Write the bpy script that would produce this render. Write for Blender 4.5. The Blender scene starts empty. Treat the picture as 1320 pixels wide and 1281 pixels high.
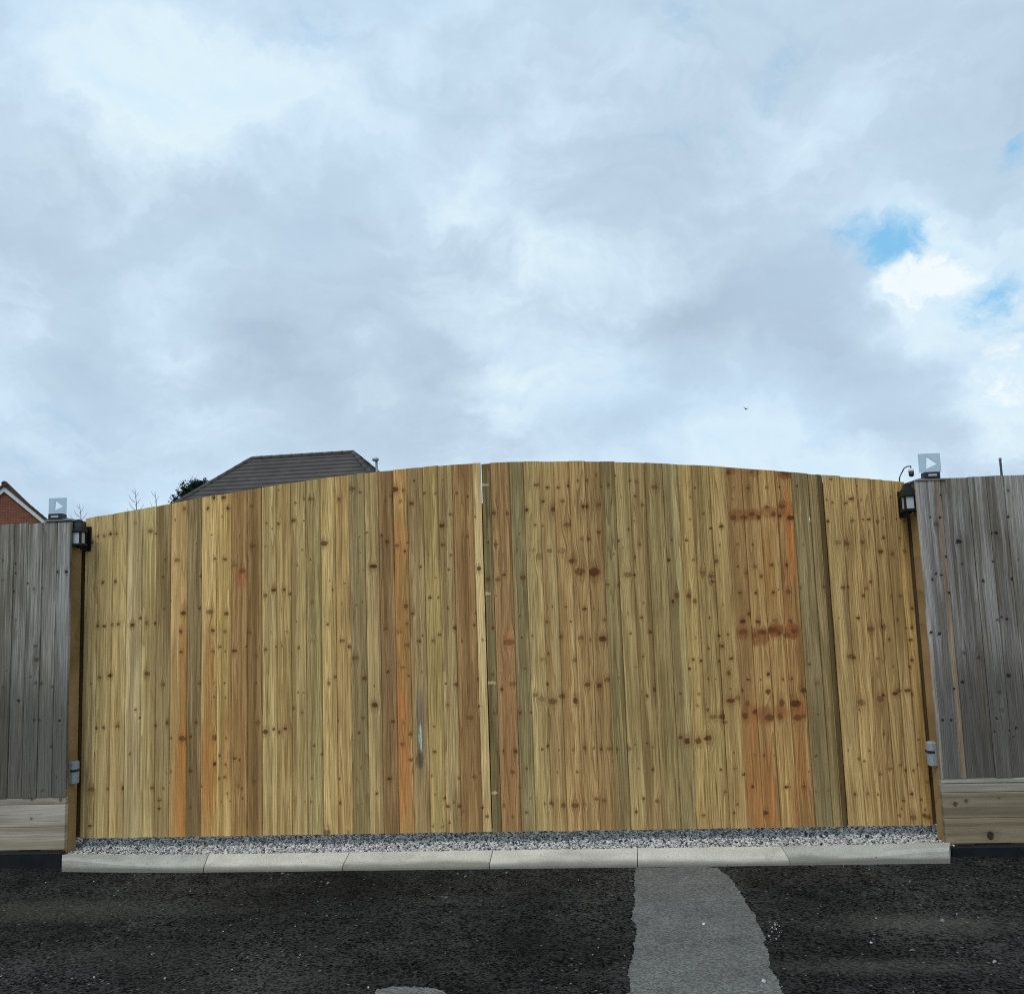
import bpy, math, random
import numpy as np
from mathutils import Vector, Matrix

rng = random.Random(7)
nrg = np.random.default_rng(7)
S = bpy.context.scene
COL = S.collection

# ------------------------------------------------------------------ camera
F_PX, CX, CY, CAM_H, GATE_D = 1152.0, 660.0, 640.5, 1.62, 5.98
R = np.array([[0.99622391, -0.04335758, -0.07521998],
              [0.07962419, 0.11088561, 0.99063836],
              [-0.03461087, -0.99288695, 0.1139192]])     # world axes in camera axes (x right, y down, z forward)
cam_d = bpy.data.cameras.new('camera')
cam = bpy.data.objects.new('camera', cam_d)
COL.objects.link(cam)
cam_d.sensor_width = 36.0
cam_d.sensor_fit = 'HORIZONTAL'
cam_d.lens = 36.0 * F_PX / 1320.0
cam_d.clip_start, cam_d.clip_end = 0.05, 3000.0
ax, ay, az = R[:, 0], -R[:, 1], -R[:, 2]
cam.matrix_world = Matrix(((ax[0], ay[0], az[0], 0), (ax[1], ay[1], az[1], -GATE_D), (ax[2], ay[2], az[2], CAM_H), (0, 0, 0, 1)))
S.camera = cam


def ray(px, py):
    return R @ np.array([px - CX, py - CY, F_PX])


def on_y(px, py, y):
    r = ray(px, py)
    t = (y + GATE_D) / r[1]
    return r[0] * t, r[2] * t + CAM_H


def on_z(px, py, z):
    r = ray(px, py)
    t = (z - CAM_H) / r[2]
    return r[0] * t, r[1] * t - GATE_D


def unit(px, py):
    r = ray(px, py)
    return r / np.linalg.norm(r)


def lin(c):
    return tuple((v / 255 / 12.92) if v / 255 <= 0.04045 else ((v / 255 + 0.055) / 1.055) ** 2.4 for v in c[:3])


# ------------------------------------------------------------------ node helper
class NT:
    def __init__(self, tree):
        self.t = tree
        tree.nodes.clear()

    def n(self, typ, **kw):
        nd = self.t.nodes.new(typ)
        for k, v in kw.items():
            setattr(nd, k, v)
        return nd

    def put(self, sock, v):
        if hasattr(v, 'is_linked'):
            self.t.links.new(v, sock)
        elif isinstance(v, (tuple, list)) and len(v) == 3 and sock.type == 'RGBA':
            sock.default_value = (*v, 1)
        else:
            sock.default_value = v

    def math(self, op, a, b=0.0, c=None, clamp=False):
        m = self.n('ShaderNodeMath', operation=op, use_clamp=clamp)
        self.put(m.inputs[0], a)
        self.put(m.inputs[1], b)
        if c is not None:
            self.put(m.inputs[2], c)
        return m.outputs[0]

    def vmath(self, op, a, b=(0, 0, 0), c=None):
        m = self.n('ShaderNodeVectorMath', operation=op)
        self.put(m.inputs[0], a)
        self.put(m.inputs[1], b)
        if c is not None:
            self.put(m.inputs[2], c)
        return m.outputs['Value'] if op in ('LENGTH', 'DOT_PRODUCT') else m.outputs[0]

    def mix(self, f, a, b, blend='MIX'):
        m = self.n('ShaderNodeMix', data_type='RGBA', blend_type=blend)
        self.put(m.inputs[0], f)
        self.put(m.inputs[6], a)
        self.put(m.inputs[7], b)
        return m.outputs[2]

    def noise(self, vec, scale=1.0, detail=2.0, rough=0.5, dist=0.0):
        m = self.n('ShaderNodeTexNoise')
        self.put(m.inputs['Vector'], vec)
        m.inputs['Scale'].default_value = scale
        m.inputs['Detail'].default_value = detail
        m.inputs['Roughness'].default_value = rough
        m.inputs['Distortion'].default_value = dist
        return m.outputs[0]

    def rng(self, v, a, b, c=0.0, d=1.0, smooth=False):
        m = self.n('ShaderNodeMapRange', interpolation_type='SMOOTHSTEP' if smooth else 'LINEAR')
        self.put(m.inputs[0], v)
        for i, q in enumerate((a, b, c, d)):
            self.put(m.inputs[1 + i], q)
        return m.outputs[0]

    def comb(self, x, y, z):
        m = self.n('ShaderNodeCombineXYZ')
        for i, q in enumerate((x, y, z)):
            self.put(m.inputs[i], q)
        return m.outputs[0]

    def sep(self, v):
        m = self.n('ShaderNodeSeparateXYZ')
        self.put(m.inputs[0], v)
        return m.outputs

    def ramp(self, v, stops):
        m = self.n('ShaderNodeValToRGB')
        e = m.color_ramp.elements
        while len(e) < len(stops):
            e.new(0.5)
        for el, (p, c) in zip(e, stops):
            el.position = p
            el.color = (*c, 1)
        self.put(m.inputs[0], v)
        return m.outputs[0]


# ------------------------------------------------------------------ world, sun, exposure
SUN_EL, SUN_AZ = math.radians(52), math.radians(205)       # azimuth clockwise from +Y: behind the camera, a little to the left
W = bpy.data.worlds.new('World')
S.world = W
W.use_nodes = True
w = NT(W.node_tree)
sky = w.n('ShaderNodeTexSky', sky_type='NISHITA', sun_disc=False)
sky.sun_elevation, sky.sun_rotation = SUN_EL, SUN_AZ
bg_sky = w.n('ShaderNodeBackground')
bg_sky.inputs[1].default_value = 0.13
d = w.vmath('NORMALIZE', w.n('ShaderNodeTexCoord').outputs['Generated'])
dx, dy, dz = w.sep(d)
zz = w.math('MAXIMUM', dz, 0.0)
inv = w.math('DIVIDE', 1.0, w.math('ADD', zz, 0.30))
plane = w.comb(w.math('MULTIPLY', dx, inv), w.math('MULTIPLY', dy, inv), 3.7)
warp = w.n('ShaderNodeTexNoise')
w.put(warp.inputs['Vector'], d)
warp.inputs['Scale'].default_value = 7.0
warp.inputs['Detail'].default_value = 6.0
warp.inputs['Roughness'].default_value = 0.6
dw = w.vmath('NORMALIZE', w.vmath('MULTIPLY_ADD', w.vmath('SUBTRACT', warp.outputs['Color'], (0.5, 0.5, 0.5)), (0.16, 0.16, 0.16), d))
db = w.vmath('NORMALIZE', w.vmath('MULTIPLY_ADD', w.vmath('SUBTRACT', warp.outputs['Color'], (0.5, 0.5, 0.5)), (0.05, 0.05, 0.05), d))


def blobs(items, dw=dw):
    tot = None
    for px, py, sg, wt in items:
        dv = unit(px, py)
        k = 1.0 / (sg / F_PX) ** 2
        e = w.math('EXPONENT', w.math('MULTIPLY_ADD', w.vmath('DOT_PRODUCT', dw, tuple(dv)), k, -k))
        tot = w.math('MULTIPLY', e, wt) if tot is None else w.math('MULTIPLY_ADD', e, wt, tot)
    return tot


SHAPES = [(150, 130, 90, .40), (320, 110, 60, .40), (330, 180, 110, .22), (560, 40, 60, .2), (700, 140, 60, .25), (1215, 352, 42, 1.0), (1150, 362, 22, .7),
          (1295, 500, 34, .7), (60, 420, 34, .35), (190, 415, 50, .4), (260, 420, 40, .25), (640, 540, 30, .25), (960, 592, 90, .4), (420, 470, 45, .25), (820, 310, 50, .25),
          (1195, 452, 25, .4), (600, 590, 200, .18), (690, 320, 40, .2), (220, 25, 40, .1),
          (60, 300, 90, -.40), (260, 320, 110, -.38), (430, 290, 80, -.25), (1030, 375, 62, -.75), (930, 350, 90, -.3), (1250, 235, 70, -.5),
          (130, 480, 70, -.40), (360, 420, 70, -.35), (860, 470, 70, -.35), (1060, 480, 90, -.35), (600, 360, 70, -.15), (1260, 90, 90, -.3), (1180, 470, 60, -.3),
          (400, 520, 80, -.15), (120, 545, 70, -.2), (800, 230, 70, -.25), (560, 430, 60, -.25)]
BLUE = [(1128, 318, 22, .42), (1152, 314, 20, .38), (1102, 303, 22, .42), (1078, 295, 18, .36), (1178, 308, 20, .34), (1205, 298, 18, .22), (1310, 188, 14, .5), (1285, 205, 14, .25), (1278, 384, 26, .42), (1308, 372, 24, .45), (1240, 402, 16, .25), (1300, 420, 24, .3),
        (230, 40, 70, .22), (420, 60, 60, .18),
        (480, 140, 30, .15), (850, 60, 130, .16), (980, 170, 110, .16), (20, 560, 60, .28), (90, 610, 60, .15)]
shape = blobs(SHAPES)
blue = blobs(BLUE, db)
n1 = w.noise(plane, 1.5, 7, 0.52, 0.25)
n2 = w.noise(w.vmath('ADD', plane, (7.3, 2.1, 5.5)), 0.9, 5, 0.5, 0.2)
n3 = w.noise(dw, 5.0, 5, 0.55)
n4 = w.noise(w.vmath('MULTIPLY', dw, (1.0, 1.0, 1.7)), 13.0, 7, 0.6, 0.0)
n5 = w.noise(w.vmath('MULTIPLY', dw, (1.0, 1.0, 2.1)), 5.5, 8, 0.56, 0.0)
dens = w.math('MULTIPLY_ADD', w.math('SUBTRACT', n1, 0.5), 0.9, 0.605)
dens = w.math('MULTIPLY_ADD', shape, -0.46, dens)
dens = w.math('MULTIPLY_ADD', w.math('SUBTRACT', n5, 0.5), 0.82, dens)
dens = w.math('MULTIPLY_ADD', w.math('SUBTRACT', n4, 0.5), 0.27, dens)
# thin veil - bright edge - thick grey base
cloud = w.ramp(dens, [(0.08, lin((190, 224, 252))), (0.30, lin((215, 239, 252))), (0.42, lin((227, 245, 251))), (0.55, lin((208, 230, 246))), (0.70, lin((191, 212, 229))), (0.95, lin((174, 194, 213)))])
tint = w.math('ADD', w.rng(n2, 0.36, 0.64, 0.0, 0.42, True), w.rng(dz, 0.42, 0.72, 0.0, 0.34))
cloud = w.mix(tint, cloud, lin((198, 225, 250)))
glow = blobs([(1150, 362, 20, .7), (1185, 358, 22, .8), (1220, 348, 22, .8), (1255, 340, 20, .6), (1215, 320, 14, .4), (1290, 495, 40, .8), (1310, 440, 20, .5), (640, 540, 22, .35), (190, 410, 40, .35), (65, 430, 22, .4), (960, 592, 70, .3)])
glow = w.rng(w.math('MULTIPLY', glow, w.rng(n4, 0.38, 0.60, 0.25, 1.15)), 0.25, 0.9, 0, 0.85, True)
cloud = w.mix(glow, cloud, lin((247, 254, 255)))
bg_cloud = w.n('ShaderNodeBackground')
w.put(bg_cloud.inputs[0], cloud)
bg_cloud.inputs[1].default_value = 1.0
skycol = w.mix(0.72, sky.outputs[0], tuple(c / 0.13 for c in lin((136, 208, 250))))
w.put(bg_sky.inputs[0], skycol)
near = w.math('MINIMUM', w.math('MULTIPLY', blue, 3.0), 1.0)
n4b = w.math('MULTIPLY', w.math('SUBTRACT', n4, 0.5), near)
gap = w.math('MULTIPLY_ADD', n4b, 2.3, blue)
gap = w.math('MULTIPLY_ADD', w.math('MULTIPLY', w.math('SUBTRACT', n5, 0.5), near), 1.2, gap)
gap = w.rng(gap, 0.26, 1.10, 0, 1.0, True)
mx = w.n('ShaderNodeMixShader')
w.put(mx.inputs[0], gap)
w.put(mx.inputs[1], bg_cloud.outputs[0])
w.put(mx.inputs[2], bg_sky.outputs[0])
w.put(w.n('ShaderNodeOutputWorld').inputs[0], mx.outputs[0])
W.cycles.sampling_method = 'MANUAL'
W.cycles.sample_map_resolution = 512

sun_d = bpy.data.lights.new('sun', 'SUN')
sun_d.energy = 1.15
sun_d.angle = math.radians(24)
sun_d.color = (1.0, 0.965, 0.91)
sun = bpy.data.objects.new('sun', sun_d)
COL.objects.link(sun)
sv = Vector((math.sin(SUN_AZ) * math.cos(SUN_EL), math.cos(SUN_AZ) * math.cos(SUN_EL), math.sin(SUN_EL)))
sun.rotation_euler = sv.to_track_quat('Z', 'Y').to_euler()
sun.location = (-4, -20, 25)

S.cycles.use_denoising = False
S.cycles.filter_width = 1.1
V = S.view_settings
V.view_transform, V.look, V.exposure, V.gamma, V.use_curve_mapping = 'Standard', 'None', 0.0, 1.0, False

# ------------------------------------------------------------------ object helpers
K_LIT = 0.53          # roughly what an upright surface sends back of its albedo here


def alb(c, k=None, sat=0.94):
    l = lin(c)
    m = 0.3 * l[0] + 0.6 * l[1] + 0.1 * l[2]
    return tuple(min(0.8, (m + (v - m) * sat) / (k or K_LIT)) for v in l)


def tag(o, label=None, cat=None, group=None, kind=None):
    if label: o['label'] = label
    if cat: o['category'] = cat
    if group: o['group'] = group
    if kind: o['kind'] = kind
    return o


def empty(name, loc=(0, 0, 0), rz=0.0, **kw):
    o = bpy.data.objects.new(name, None)
    COL.objects.link(o)
    o.location = loc
    o.rotation_euler = (0, 0, rz)
    o.empty_display_size = 0.1
    return tag(o, **kw)


class MB:
    def __init__(self):
        self.v, self.f, self.sm = [], [], []

    def add(self, vs, fs, smooth=False):
        b = len(self.v)
        self.v += [tuple(p) for p in vs]
        self.f += [tuple(b + i for i in q) for q in fs]
        self.sm += [smooth] * len(fs)
        return self

    def box(self, x0, x1, y0, y1, z0, z1, bev=0.0):
        if bev:
            b = bev
            ring = [(x0 + b, y0), (x1 - b, y0), (x1, y0 + b), (x1, y1 - b), (x1 - b, y1), (x0 + b, y1), (x0, y1 - b), (x0, y0 + b)]
            inn = [(min(max(x, x0 + b), x1 - b), min(max(y, y0 + b), y1 - b)) for x, y in ring]
            lv = [(inn, z0), (ring, z0 + b), (ring, z1 - b), (inn, z1)]
            return self.loft([[(x, y, z) for x, y in r] for r, z in lv])
        vs = [(x, y, z) for z in (z0, z1) for x, y in ((x0, y0), (x1, y0), (x1, y1), (x0, y1))]
        return self.add(vs, [(3, 2, 1, 0), (4, 5, 6, 7), (0, 1, 5, 4), (1, 2, 6, 5), (2, 3, 7, 6), (3, 0, 4, 7)])

    def loft(self, rings, smooth=False, caps=True):
        n = len(rings[0])
        vs = [p for r in rings for p in r]
        fs = []
        for k in range(len(rings) - 1):
            for i in range(n):
                j = (i + 1) % n
                fs.append((k * n + i, k * n + j, (k + 1) * n + j, (k + 1) * n + i))
        self.add(vs, fs, smooth)
        if caps:
            b = len(self.v) - len(vs)
            self.f += [tuple(b + i for i in reversed(range(n))), tuple(b + (len(rings) - 1) * n + i for i in range(n))]
            self.sm += [False, False]
        return self

    def lathe(self, prof, cx=0, cy=0, n=12, smooth=True):
        return self.loft([[(cx + r * math.cos(2 * math.pi * i / n), cy + r * math.sin(2 * math.pi * i / n), z) for i in range(n)] for r, z in prof], smooth)

    def tube(self, pts, r, n=6, smooth=True):
        pts = [Vector(p) for p in pts]
        rr = r if isinstance(r, (list, tuple)) else [r] * len(pts)
        rings = []
        for i, p in enumerate(pts):
            tdir = (pts[min(i + 1, len(pts) - 1)] - pts[max(i - 1, 0)]).normalized()
            up = Vector((0, 0, 1)) if abs(tdir.z) < 0.9 else Vector((0, 1, 0))
            a = tdir.cross(up).normalized()
            b = tdir.cross(a)
            rings.append([tuple(p - (a * math.cos(2 * math.pi * k / n) - b * math.sin(2 * math.pi * k / n)) * rr[i]) for k in range(n)])
        return self.loft(rings, smooth)

    def mesh(self, name):
        me = bpy.data.meshes.new(name)
        me.from_pydata(self.v, [], self.f)
        me.polygons.foreach_set('use_smooth', self.sm)
        me.update()
        return me

    def build(self, name, mat, parent=None, loc=(0, 0, 0), **kw):
        me = self.mesh(name)
        me.materials.append(mat)
        o = bpy.data.objects.new(name, me)
        COL.objects.link(o)
        o.location = loc
        if parent: o.parent = parent
        return tag(o, **kw)


def new_mat(name):
    m = bpy.data.materials.new(name)
    m.use_nodes = True
    return m, NT(m.node_tree)


def finish(m, q, col, rough=0.8, spec=0.3, bump=None, bstr=0.3, bdist=0.01, metal=0.0):
    p = q.n('ShaderNodeBsdfPrincipled')
    q.put(p.inputs['Base Color'], col)
    q.put(p.inputs['Roughness'], rough)
    p.inputs['Specular IOR Level'].default_value = spec
    p.inputs['Metallic'].default_value = metal
    if bump is not None:
        b = q.n('ShaderNodeBump')
        b.inputs['Strength'].default_value = bstr
        b.inputs['Distance'].default_value = bdist
        q.put(b.inputs['Height'], bump)
        q.put(p.inputs['Normal'], b.outputs[0])
    q.put(q.n('ShaderNodeOutputMaterial').inputs[0], p.outputs[0])
    return m


def simple(name, c, rough=0.6, spec=0.4, metal=0.0, var=0.15, scale=40.0):
    m, q = new_mat(name)
    co = q.n('ShaderNodeTexCoord').outputs['Object']
    n = q.noise(co, scale, 4, 0.6)
    col = q.mix(q.rng(n, 0.3, 0.7), tuple(v * (1 - var) for v in c), tuple(min(1, v * (1 + var)) for v in c))
    return finish(m, q, col, q.rng(n, 0.3, 0.7, rough - 0.08, rough + 0.08), spec, n, 0.15, 0.002, metal)


# ------------------------------------------------------------------ wood
def knot_group():
    g = bpy.data.node_groups.new('knot', 'ShaderNodeTree')
    for nm, tp in (('P', 'Vector'), ('A', 'Vector'), ('B', 'Vector'), ('S', 'Float'), ('W', 'Float'), ('Warp', 'Float'), ('Core', 'Float'), ('Halo', 'Float'), ('Ring', 'Float')):
        sk = g.interface.new_socket(nm, in_out='INPUT', socket_type='NodeSocket' + tp)
        if nm == 'Ring': sk.default_value = 50.0
    for nm, tp in (('P', 'Vector'), ('Warp', 'Float'), ('Core', 'Float'), ('Halo', 'Float'), ('Ring', 'Float')):
        g.interface.new_socket(nm, in_out='OUTPUT', socket_type='NodeSocket' + tp)
    q = NT(g)
    i = q.n('NodeGroupInput').outputs
    o = q.n('NodeGroupOutput').inputs
    v = q.vmath('MULTIPLY_ADD', i['P'], i['A'], i['B'])
    dd = q.vmath('LENGTH', v)
    core = q.math('MULTIPLY', q.rng(dd, 1.18, 0.72, 0.0, 1.0, True), i['S'])
    h = q.rng(q.vmath('LENGTH', q.vmath('MULTIPLY', v, (0.40, 0.0, 0.15))), 1.0, 0.0, 0.0, 1.0, True)
    wv = q.math('MULTIPLY', q.sep(v)[0], q.math('MULTIPLY', h, i['W']))
    hl = q.math('MULTIPLY', q.rng(q.vmath('LENGTH', q.vmath('MULTIPLY', v, (1.0, 0.0, 0.55))), 2.1, 0.7, 0.0, 0.40, True), i['S'])
    q.put(o['Warp'], q.math('ADD', i['Warp'], wv))
    mc = q.math('MAXIMUM', i['Core'], core)
    q.put(o['Core'], mc)
    q.put(o['Halo'], q.math('MAXIMUM', i['Halo'], hl))
    q.put(o['Ring'], q.math('MINIMUM', i['Ring'], dd))
    q.put(o['P'], q.vmath('MULTIPLY_ADD', q.comb(mc, mc, mc), (1e-7, 1e-7, 1e-7), i['P']))
    return g


KNOT = knot_group()


def wood(name, base, base2, dark, seed, knots=(), stains=(), horiz=False, grey=False, knotcol=(114, 62, 28), ringk=0.5, freq=1.0, pins=0.25, streak=0.25):
    """knots: (x, z, radius, strength, flat) in the board's own metres; stains: (x, z, rx, rz, colour, strength)."""
    m, q = new_mat(name)
    co = q.n('ShaderNodeTexCoord').outputs['Object']
    if horiz:
        x0, y0, z0 = q.sep(co)
        co = q.comb(z0, y0, x0)
    sx, sy, sz = q.sep(co)
    sd = seed * 3.173
    wob = q.noise(q.comb(q.math('MULTIPLY', sx, 3.0), sy, q.math('MULTIPLY_ADD', sz, 1.3, sd)), 1.0, 2, 0.5)
    fine_w = q.n('ShaderNodeTexNoise')
    q.put(fine_w.inputs['Vector'], q.vmath('ADD', co, (sd, 0, 0)))
    fine_w.inputs['Scale'].default_value = 62.0
    fine_w.inputs['Detail'].default_value = 5.0
    P = P0 = q.vmath('MULTIPLY_ADD', q.vmath('SUBTRACT', fine_w.outputs['Color'], (0.5, 0.5, 0.5)), (0.021, 0.0, 0.017), co)
    warp, core, ring, halo = None, None, None, None
    acc = None
    for kx, kz, r, s, fl in knots:
        gnode = q.n('ShaderNodeGroup')
        gnode.node_tree = KNOT
        q.put(gnode.inputs['P'], P)
        q.put(gnode.inputs['A'], (1.0 / (r * fl), 0.0, 1.0 / r))
        q.put(gnode.inputs['B'], (-kx / (r * fl), 0.0, -kz / r))
        q.put(gnode.inputs['S'], s)
        q.put(gnode.inputs['W'], -0.8 * r * fl)
        if acc is not None:
            for nm in ('Warp', 'Core', 'Halo', 'Ring'):
                q.put(gnode.inputs[nm], acc.outputs[nm])
        P, acc = gnode.outputs['P'], gnode
    if acc is not None:
        warp, core, halo, ring = (acc.outputs[nm] for nm in ('Warp', 'Core', 'Halo', 'Ring'))
    u = q.math('MULTIPLY_ADD', q.math('SUBTRACT', wob, 0.5), 0.02, sx)
    if warp is not None:
        u = q.math('ADD', u, warp)
    # growth rings: contour lines of a slow field, drawn out along the board
    fld = q.noise(q.comb(q.math('MULTIPLY_ADD', u, 16.0 * freq, sd), sy, q.math('MULTIPLY_ADD', sz, 0.42, sd)), 1.0, 1, 0.4)
    ph = q.math('FRACT', q.math('MULTIPLY_ADD', fld, 17.0, q.math('MULTIPLY', u, 62.0 * freq)))
    late = q.math('MULTIPLY', q.math('POWER', ph, 3.0), q.rng(ph, 1.0, 0.93))
    fib = q.noise(q.comb(q.math('MULTIPLY_ADD', u, 190.0, sd), sy, q.math('MULTIPLY', sz, 3.0)), 1.0, 4, 0.72)
    band = q.noise(q.comb(q.math('MULTIPLY_ADD', u, 27.0, sd * 2), sy, q.math('MULTIPLY_ADD', sz, 0.55, sd)), 1.0, 3, 0.6)
    blot = q.noise(q.comb(q.math('MULTIPLY_ADD', u, 7.0, sd), sy, q.math('MULTIPLY_ADD', sz, 1.6, sd)), 1.0, 3, 0.55)
    col = q.mix(q.rng(q.math('MULTIPLY_ADD', band, 0.7, q.math('MULTIPLY', blot, 0.3)), 0.42, 0.58, 0, 1, True), base, base2)
    for x, z, rx, rz, c, s in stains:
        v = q.vmath('MULTIPLY_ADD', P0, (1 / rx, 0, 1 / rz), (-x / rx, 0, -z / rz))
        ln = q.math('ADD', q.vmath('LENGTH', v), q.math('MULTIPLY', q.math('SUBTRACT', q.math('MULTIPLY_ADD', blot, 0.35, q.math('MULTIPLY', band, 0.65)), 0.5), 2.6))
        col = q.mix(q.rng(ln, 1.15, 0.55, 0, s, True), col, c)
    col = q.mix(q.math('MULTIPLY', late, ringk), col, dark)
    shade = q.rng(fib, 0.25, 0.75, 1 - streak, 1 + streak)
    col = q.mix(1.0, col, q.comb(shade, shade, shade), 'MULTIPLY')
    # pin knots and little resin flecks
    vor = q.n('ShaderNodeTexVoronoi')
    q.put(vor.inputs['Vector'], q.vmath('MULTIPLY_ADD', P0, (13.0, 0.0, 9.0), (sd, 0, sd)))
    vor.inputs['Scale'].default_value = 1.0
    vr = q.sep(vor.outputs['Color'])
    lim = q.math('MULTIPLY_ADD', vr[1], 0.05, 0.03)
    pin = q.math('MULTIPLY', q.math('LESS_THAN', vor.outputs['Distance'], lim), q.math('LESS_THAN', vr[0], pins))
    kc = lin(knotcol)
    kd = tuple(v * 0.32 for v in kc)
    col = q.mix(q.math('MULTIPLY', pin, 0.7), col, kc)
    hgt = q.math('MULTIPLY_ADD', late, -0.5, fib)
    if core is not None:
        halo_c = tuple(v * 1.1 for v in dark) if grey else lin((128, 80, 40))
        col = q.mix(halo, col, halo_c)
        mot = q.noise(q.vmath('MULTIPLY', co, (170.0, 1.0, 150.0)), 1.0, 2, 0.6)
        core = q.math('MULTIPLY', core, q.rng(mot, 0.30, 0.50, 0.6, 1.0))
        rr = q.rng(q.math('SINE', q.math('MULTIPLY', ring, 11.0)), -1, 1)
        col = q.mix(core, col, q.mix(q.math('MULTIPLY', q.math('MULTIPLY_ADD', rr, 0.5, 0.5), q.rng(mot, 0.36, 0.62)), kd, tuple(v * 1.1 for v in kc)))
        hgt = q.math('MULTIPLY_ADD', core, 0.5, hgt)
    return finish(m, q, col, 0.82, 0.22, hgt, 0.35, 0.0016)


def shades(c, k=1.0, dz=14):
    """two tones and the latewood tone of a board whose mean look is c"""
    b = alb(c)
    if c[0] - c[2] > 30:
        b = (b[0] * 1.035, b[1] * 1.005, b[2] * 0.98)
    hi = tuple(v * (1 + 0.26 * k) for v in b)
    lo = tuple(v * f for v, f in zip(b, (1 - 0.24 * k, 1 - 0.28 * k, 1 - 0.34 * k)))
    dk = tuple(v * f for v, f in zip(b, (0.55, 0.46, 0.36)))
    return hi, lo, dk


def board_mesh(w, zl, zr, th=0.02, ch=0.004, tongue=True, notch=None, cd=0.005):
    """upright board, front at y=0, local x from 0 to w, foot at z=0, top cut from zl to zr"""
    def prof(dr=0.0):
        W_ = w + dr
        p = [(ch, 0), (W_ - ch, 0), (W_, cd)]
        if tongue:
            p += [(W_, .0085), (W_ + .006, .0085), (W_ + .006, .0125), (W_, .0125)]
        return p + [(W_, th), (0, th), (0, cd)]
    b = MB()
    lv = [(0.0, 0.0)]
    if notch:
        lv += notch
    rings = [[(x, y, z) for x, y in prof(dr)] for z, dr in lv]
    rings.append([(x, y, zl + (zr - zl) * min(max(x / w, 0), 1)) for x, y in prof()])
    b.loft(rings)
    return b


# ------------------------------------------------------------------ ground and road
def noise_mat_road():
    m, q = new_mat('asphalt')
    co = q.n('ShaderNodeTexCoord').outputs['Object']
    v1 = q.n('ShaderNodeTexVoronoi')
    q.put(v1.inputs['Vector'], co)
    v1.inputs['Scale'].default_value = 88.0
    v2 = q.n('ShaderNodeTexVoronoi')
    q.put(v2.inputs['Vector'], co)
    v2.inputs['Scale'].default_value = 48.0
    c1 = q.sep(v1.outputs['Color'])[0]
    c2 = q.sep(v2.outputs['Color'])
    big = q.noise(co, 0.9, 5, 0.6, 0.4)
    mid = q.noise(co, 7.0, 4, 0.6)
    base = q.mix(q.rng(big, 0.35, 0.68), (0.009, 0.0087, 0.0078), (0.029, 0.0275, 0.0245))
    k = q.rng(q.math('MULTIPLY_ADD', mid, 0.5, q.math('MULTIPLY', c1, 0.5)), 0.28, 0.72, 0.05, 2.7)
    col = q.mix(1.0, base, q.comb(k, k, k), 'MULTIPLY')
    for px, py, rx, ry, s in ((90, 1172, .9, .18, .5), (1195, 1190, .45, .17, .75), (1140, 1245, .5, .08, .45), (330, 1270, .5, .2, .15), (150, 1235, .6, .18, .2)):
        X, Y = on_z(px, py, 0)
        dd = q.vmath('LENGTH', q.vmath('MULTIPLY_ADD', co, (1 / rx, 1 / ry, 0), (-X / rx, -Y / ry, 0)))
        dd = q.math('ADD', dd, q.math('MULTIPLY', q.math('SUBTRACT', q.math('MULTIPLY_ADD', mid, 0.5, q.math('MULTIPLY', big, 0.5)), 0.5), 4.0))
        col = q.mix(q.math('MULTIPLY', q.rng(dd, 1.3, 0.2, 0, s, True), q.rng(c1, 0.0, 1.0, 0.45, 1.0)), col, (0.100, 0.094, 0.078))
    chip = q.math('GREATER_THAN', c2[0], 0.975)
    chip = q.math('MULTIPLY', chip, q.math('LESS_THAN', v2.outputs['Distance'], 0.33))
    col = q.mix(q.math('MULTIPLY', chip, 0.8), col, (0.16, 0.155, 0.145))
    h = q.math('MULTIPLY_ADD', v1.outputs['Distance'], -0.6, q.math('MULTIPLY', v2.outputs['Distance'], -0.7))
    h = q.math('MULTIPLY_ADD', mid, 0.6, h)
    return finish(m, q, col, 0.95, 0.08, h, 0.9, 0.006)


def noise_mat_patch():
    m, q = new_mat('old_tarmac')
    co = q.n('ShaderNodeTexCoord').outputs['Object']
    v1 = q.n('ShaderNodeTexVoronoi')
    q.put(v1.inputs['Vector'], co)
    v1.inputs['Scale'].default_value = 110.0
    c1 = q.sep(v1.outputs['Color'])[0]
    mid = q.noise(co, 4.0, 5, 0.65)
    base = q.mix(q.rng(mid, 0.3, 0.7), (0.115, 0.112, 0.101), (0.165, 0.161, 0.147))
    base = q.mix(q.rng(q.noise(co, 1.7, 6, 0.68), 0.54, 0.70, 0, 0.45, True), base, (0.060, 0.058, 0.052))
    k = q.rng(c1, 0, 1, 0.62, 1.38)
    col = q.mix(1.0, base, q.comb(k, k, k), 'MULTIPLY')
    h = q.math('MULTIPLY', v1.outputs['Distance'], -1.0)
    return finish(m, q, col, 0.9, 0.2, h, 0.6, 0.004)


M_ROAD, M_PATCH = noise_mat_road(), noise_mat_patch()


def grass_mat():
    m, q = new_mat('rough_ground')
    co = q.n('ShaderNodeTexCoord').outputs['Object']
    n = q.noise(co, 0.6, 8, 0.65)
    col = q.ramp(n, [(0.3, (0.045, 0.06, 0.022)), (0.55, (0.07, 0.085, 0.03)), (0.75, (0.11, 0.10, 0.06))])
    return finish(m, q, col, 0.95, 0.1, q.noise(co, 25, 5, 0.7), 0.8, 0.03)


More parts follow.
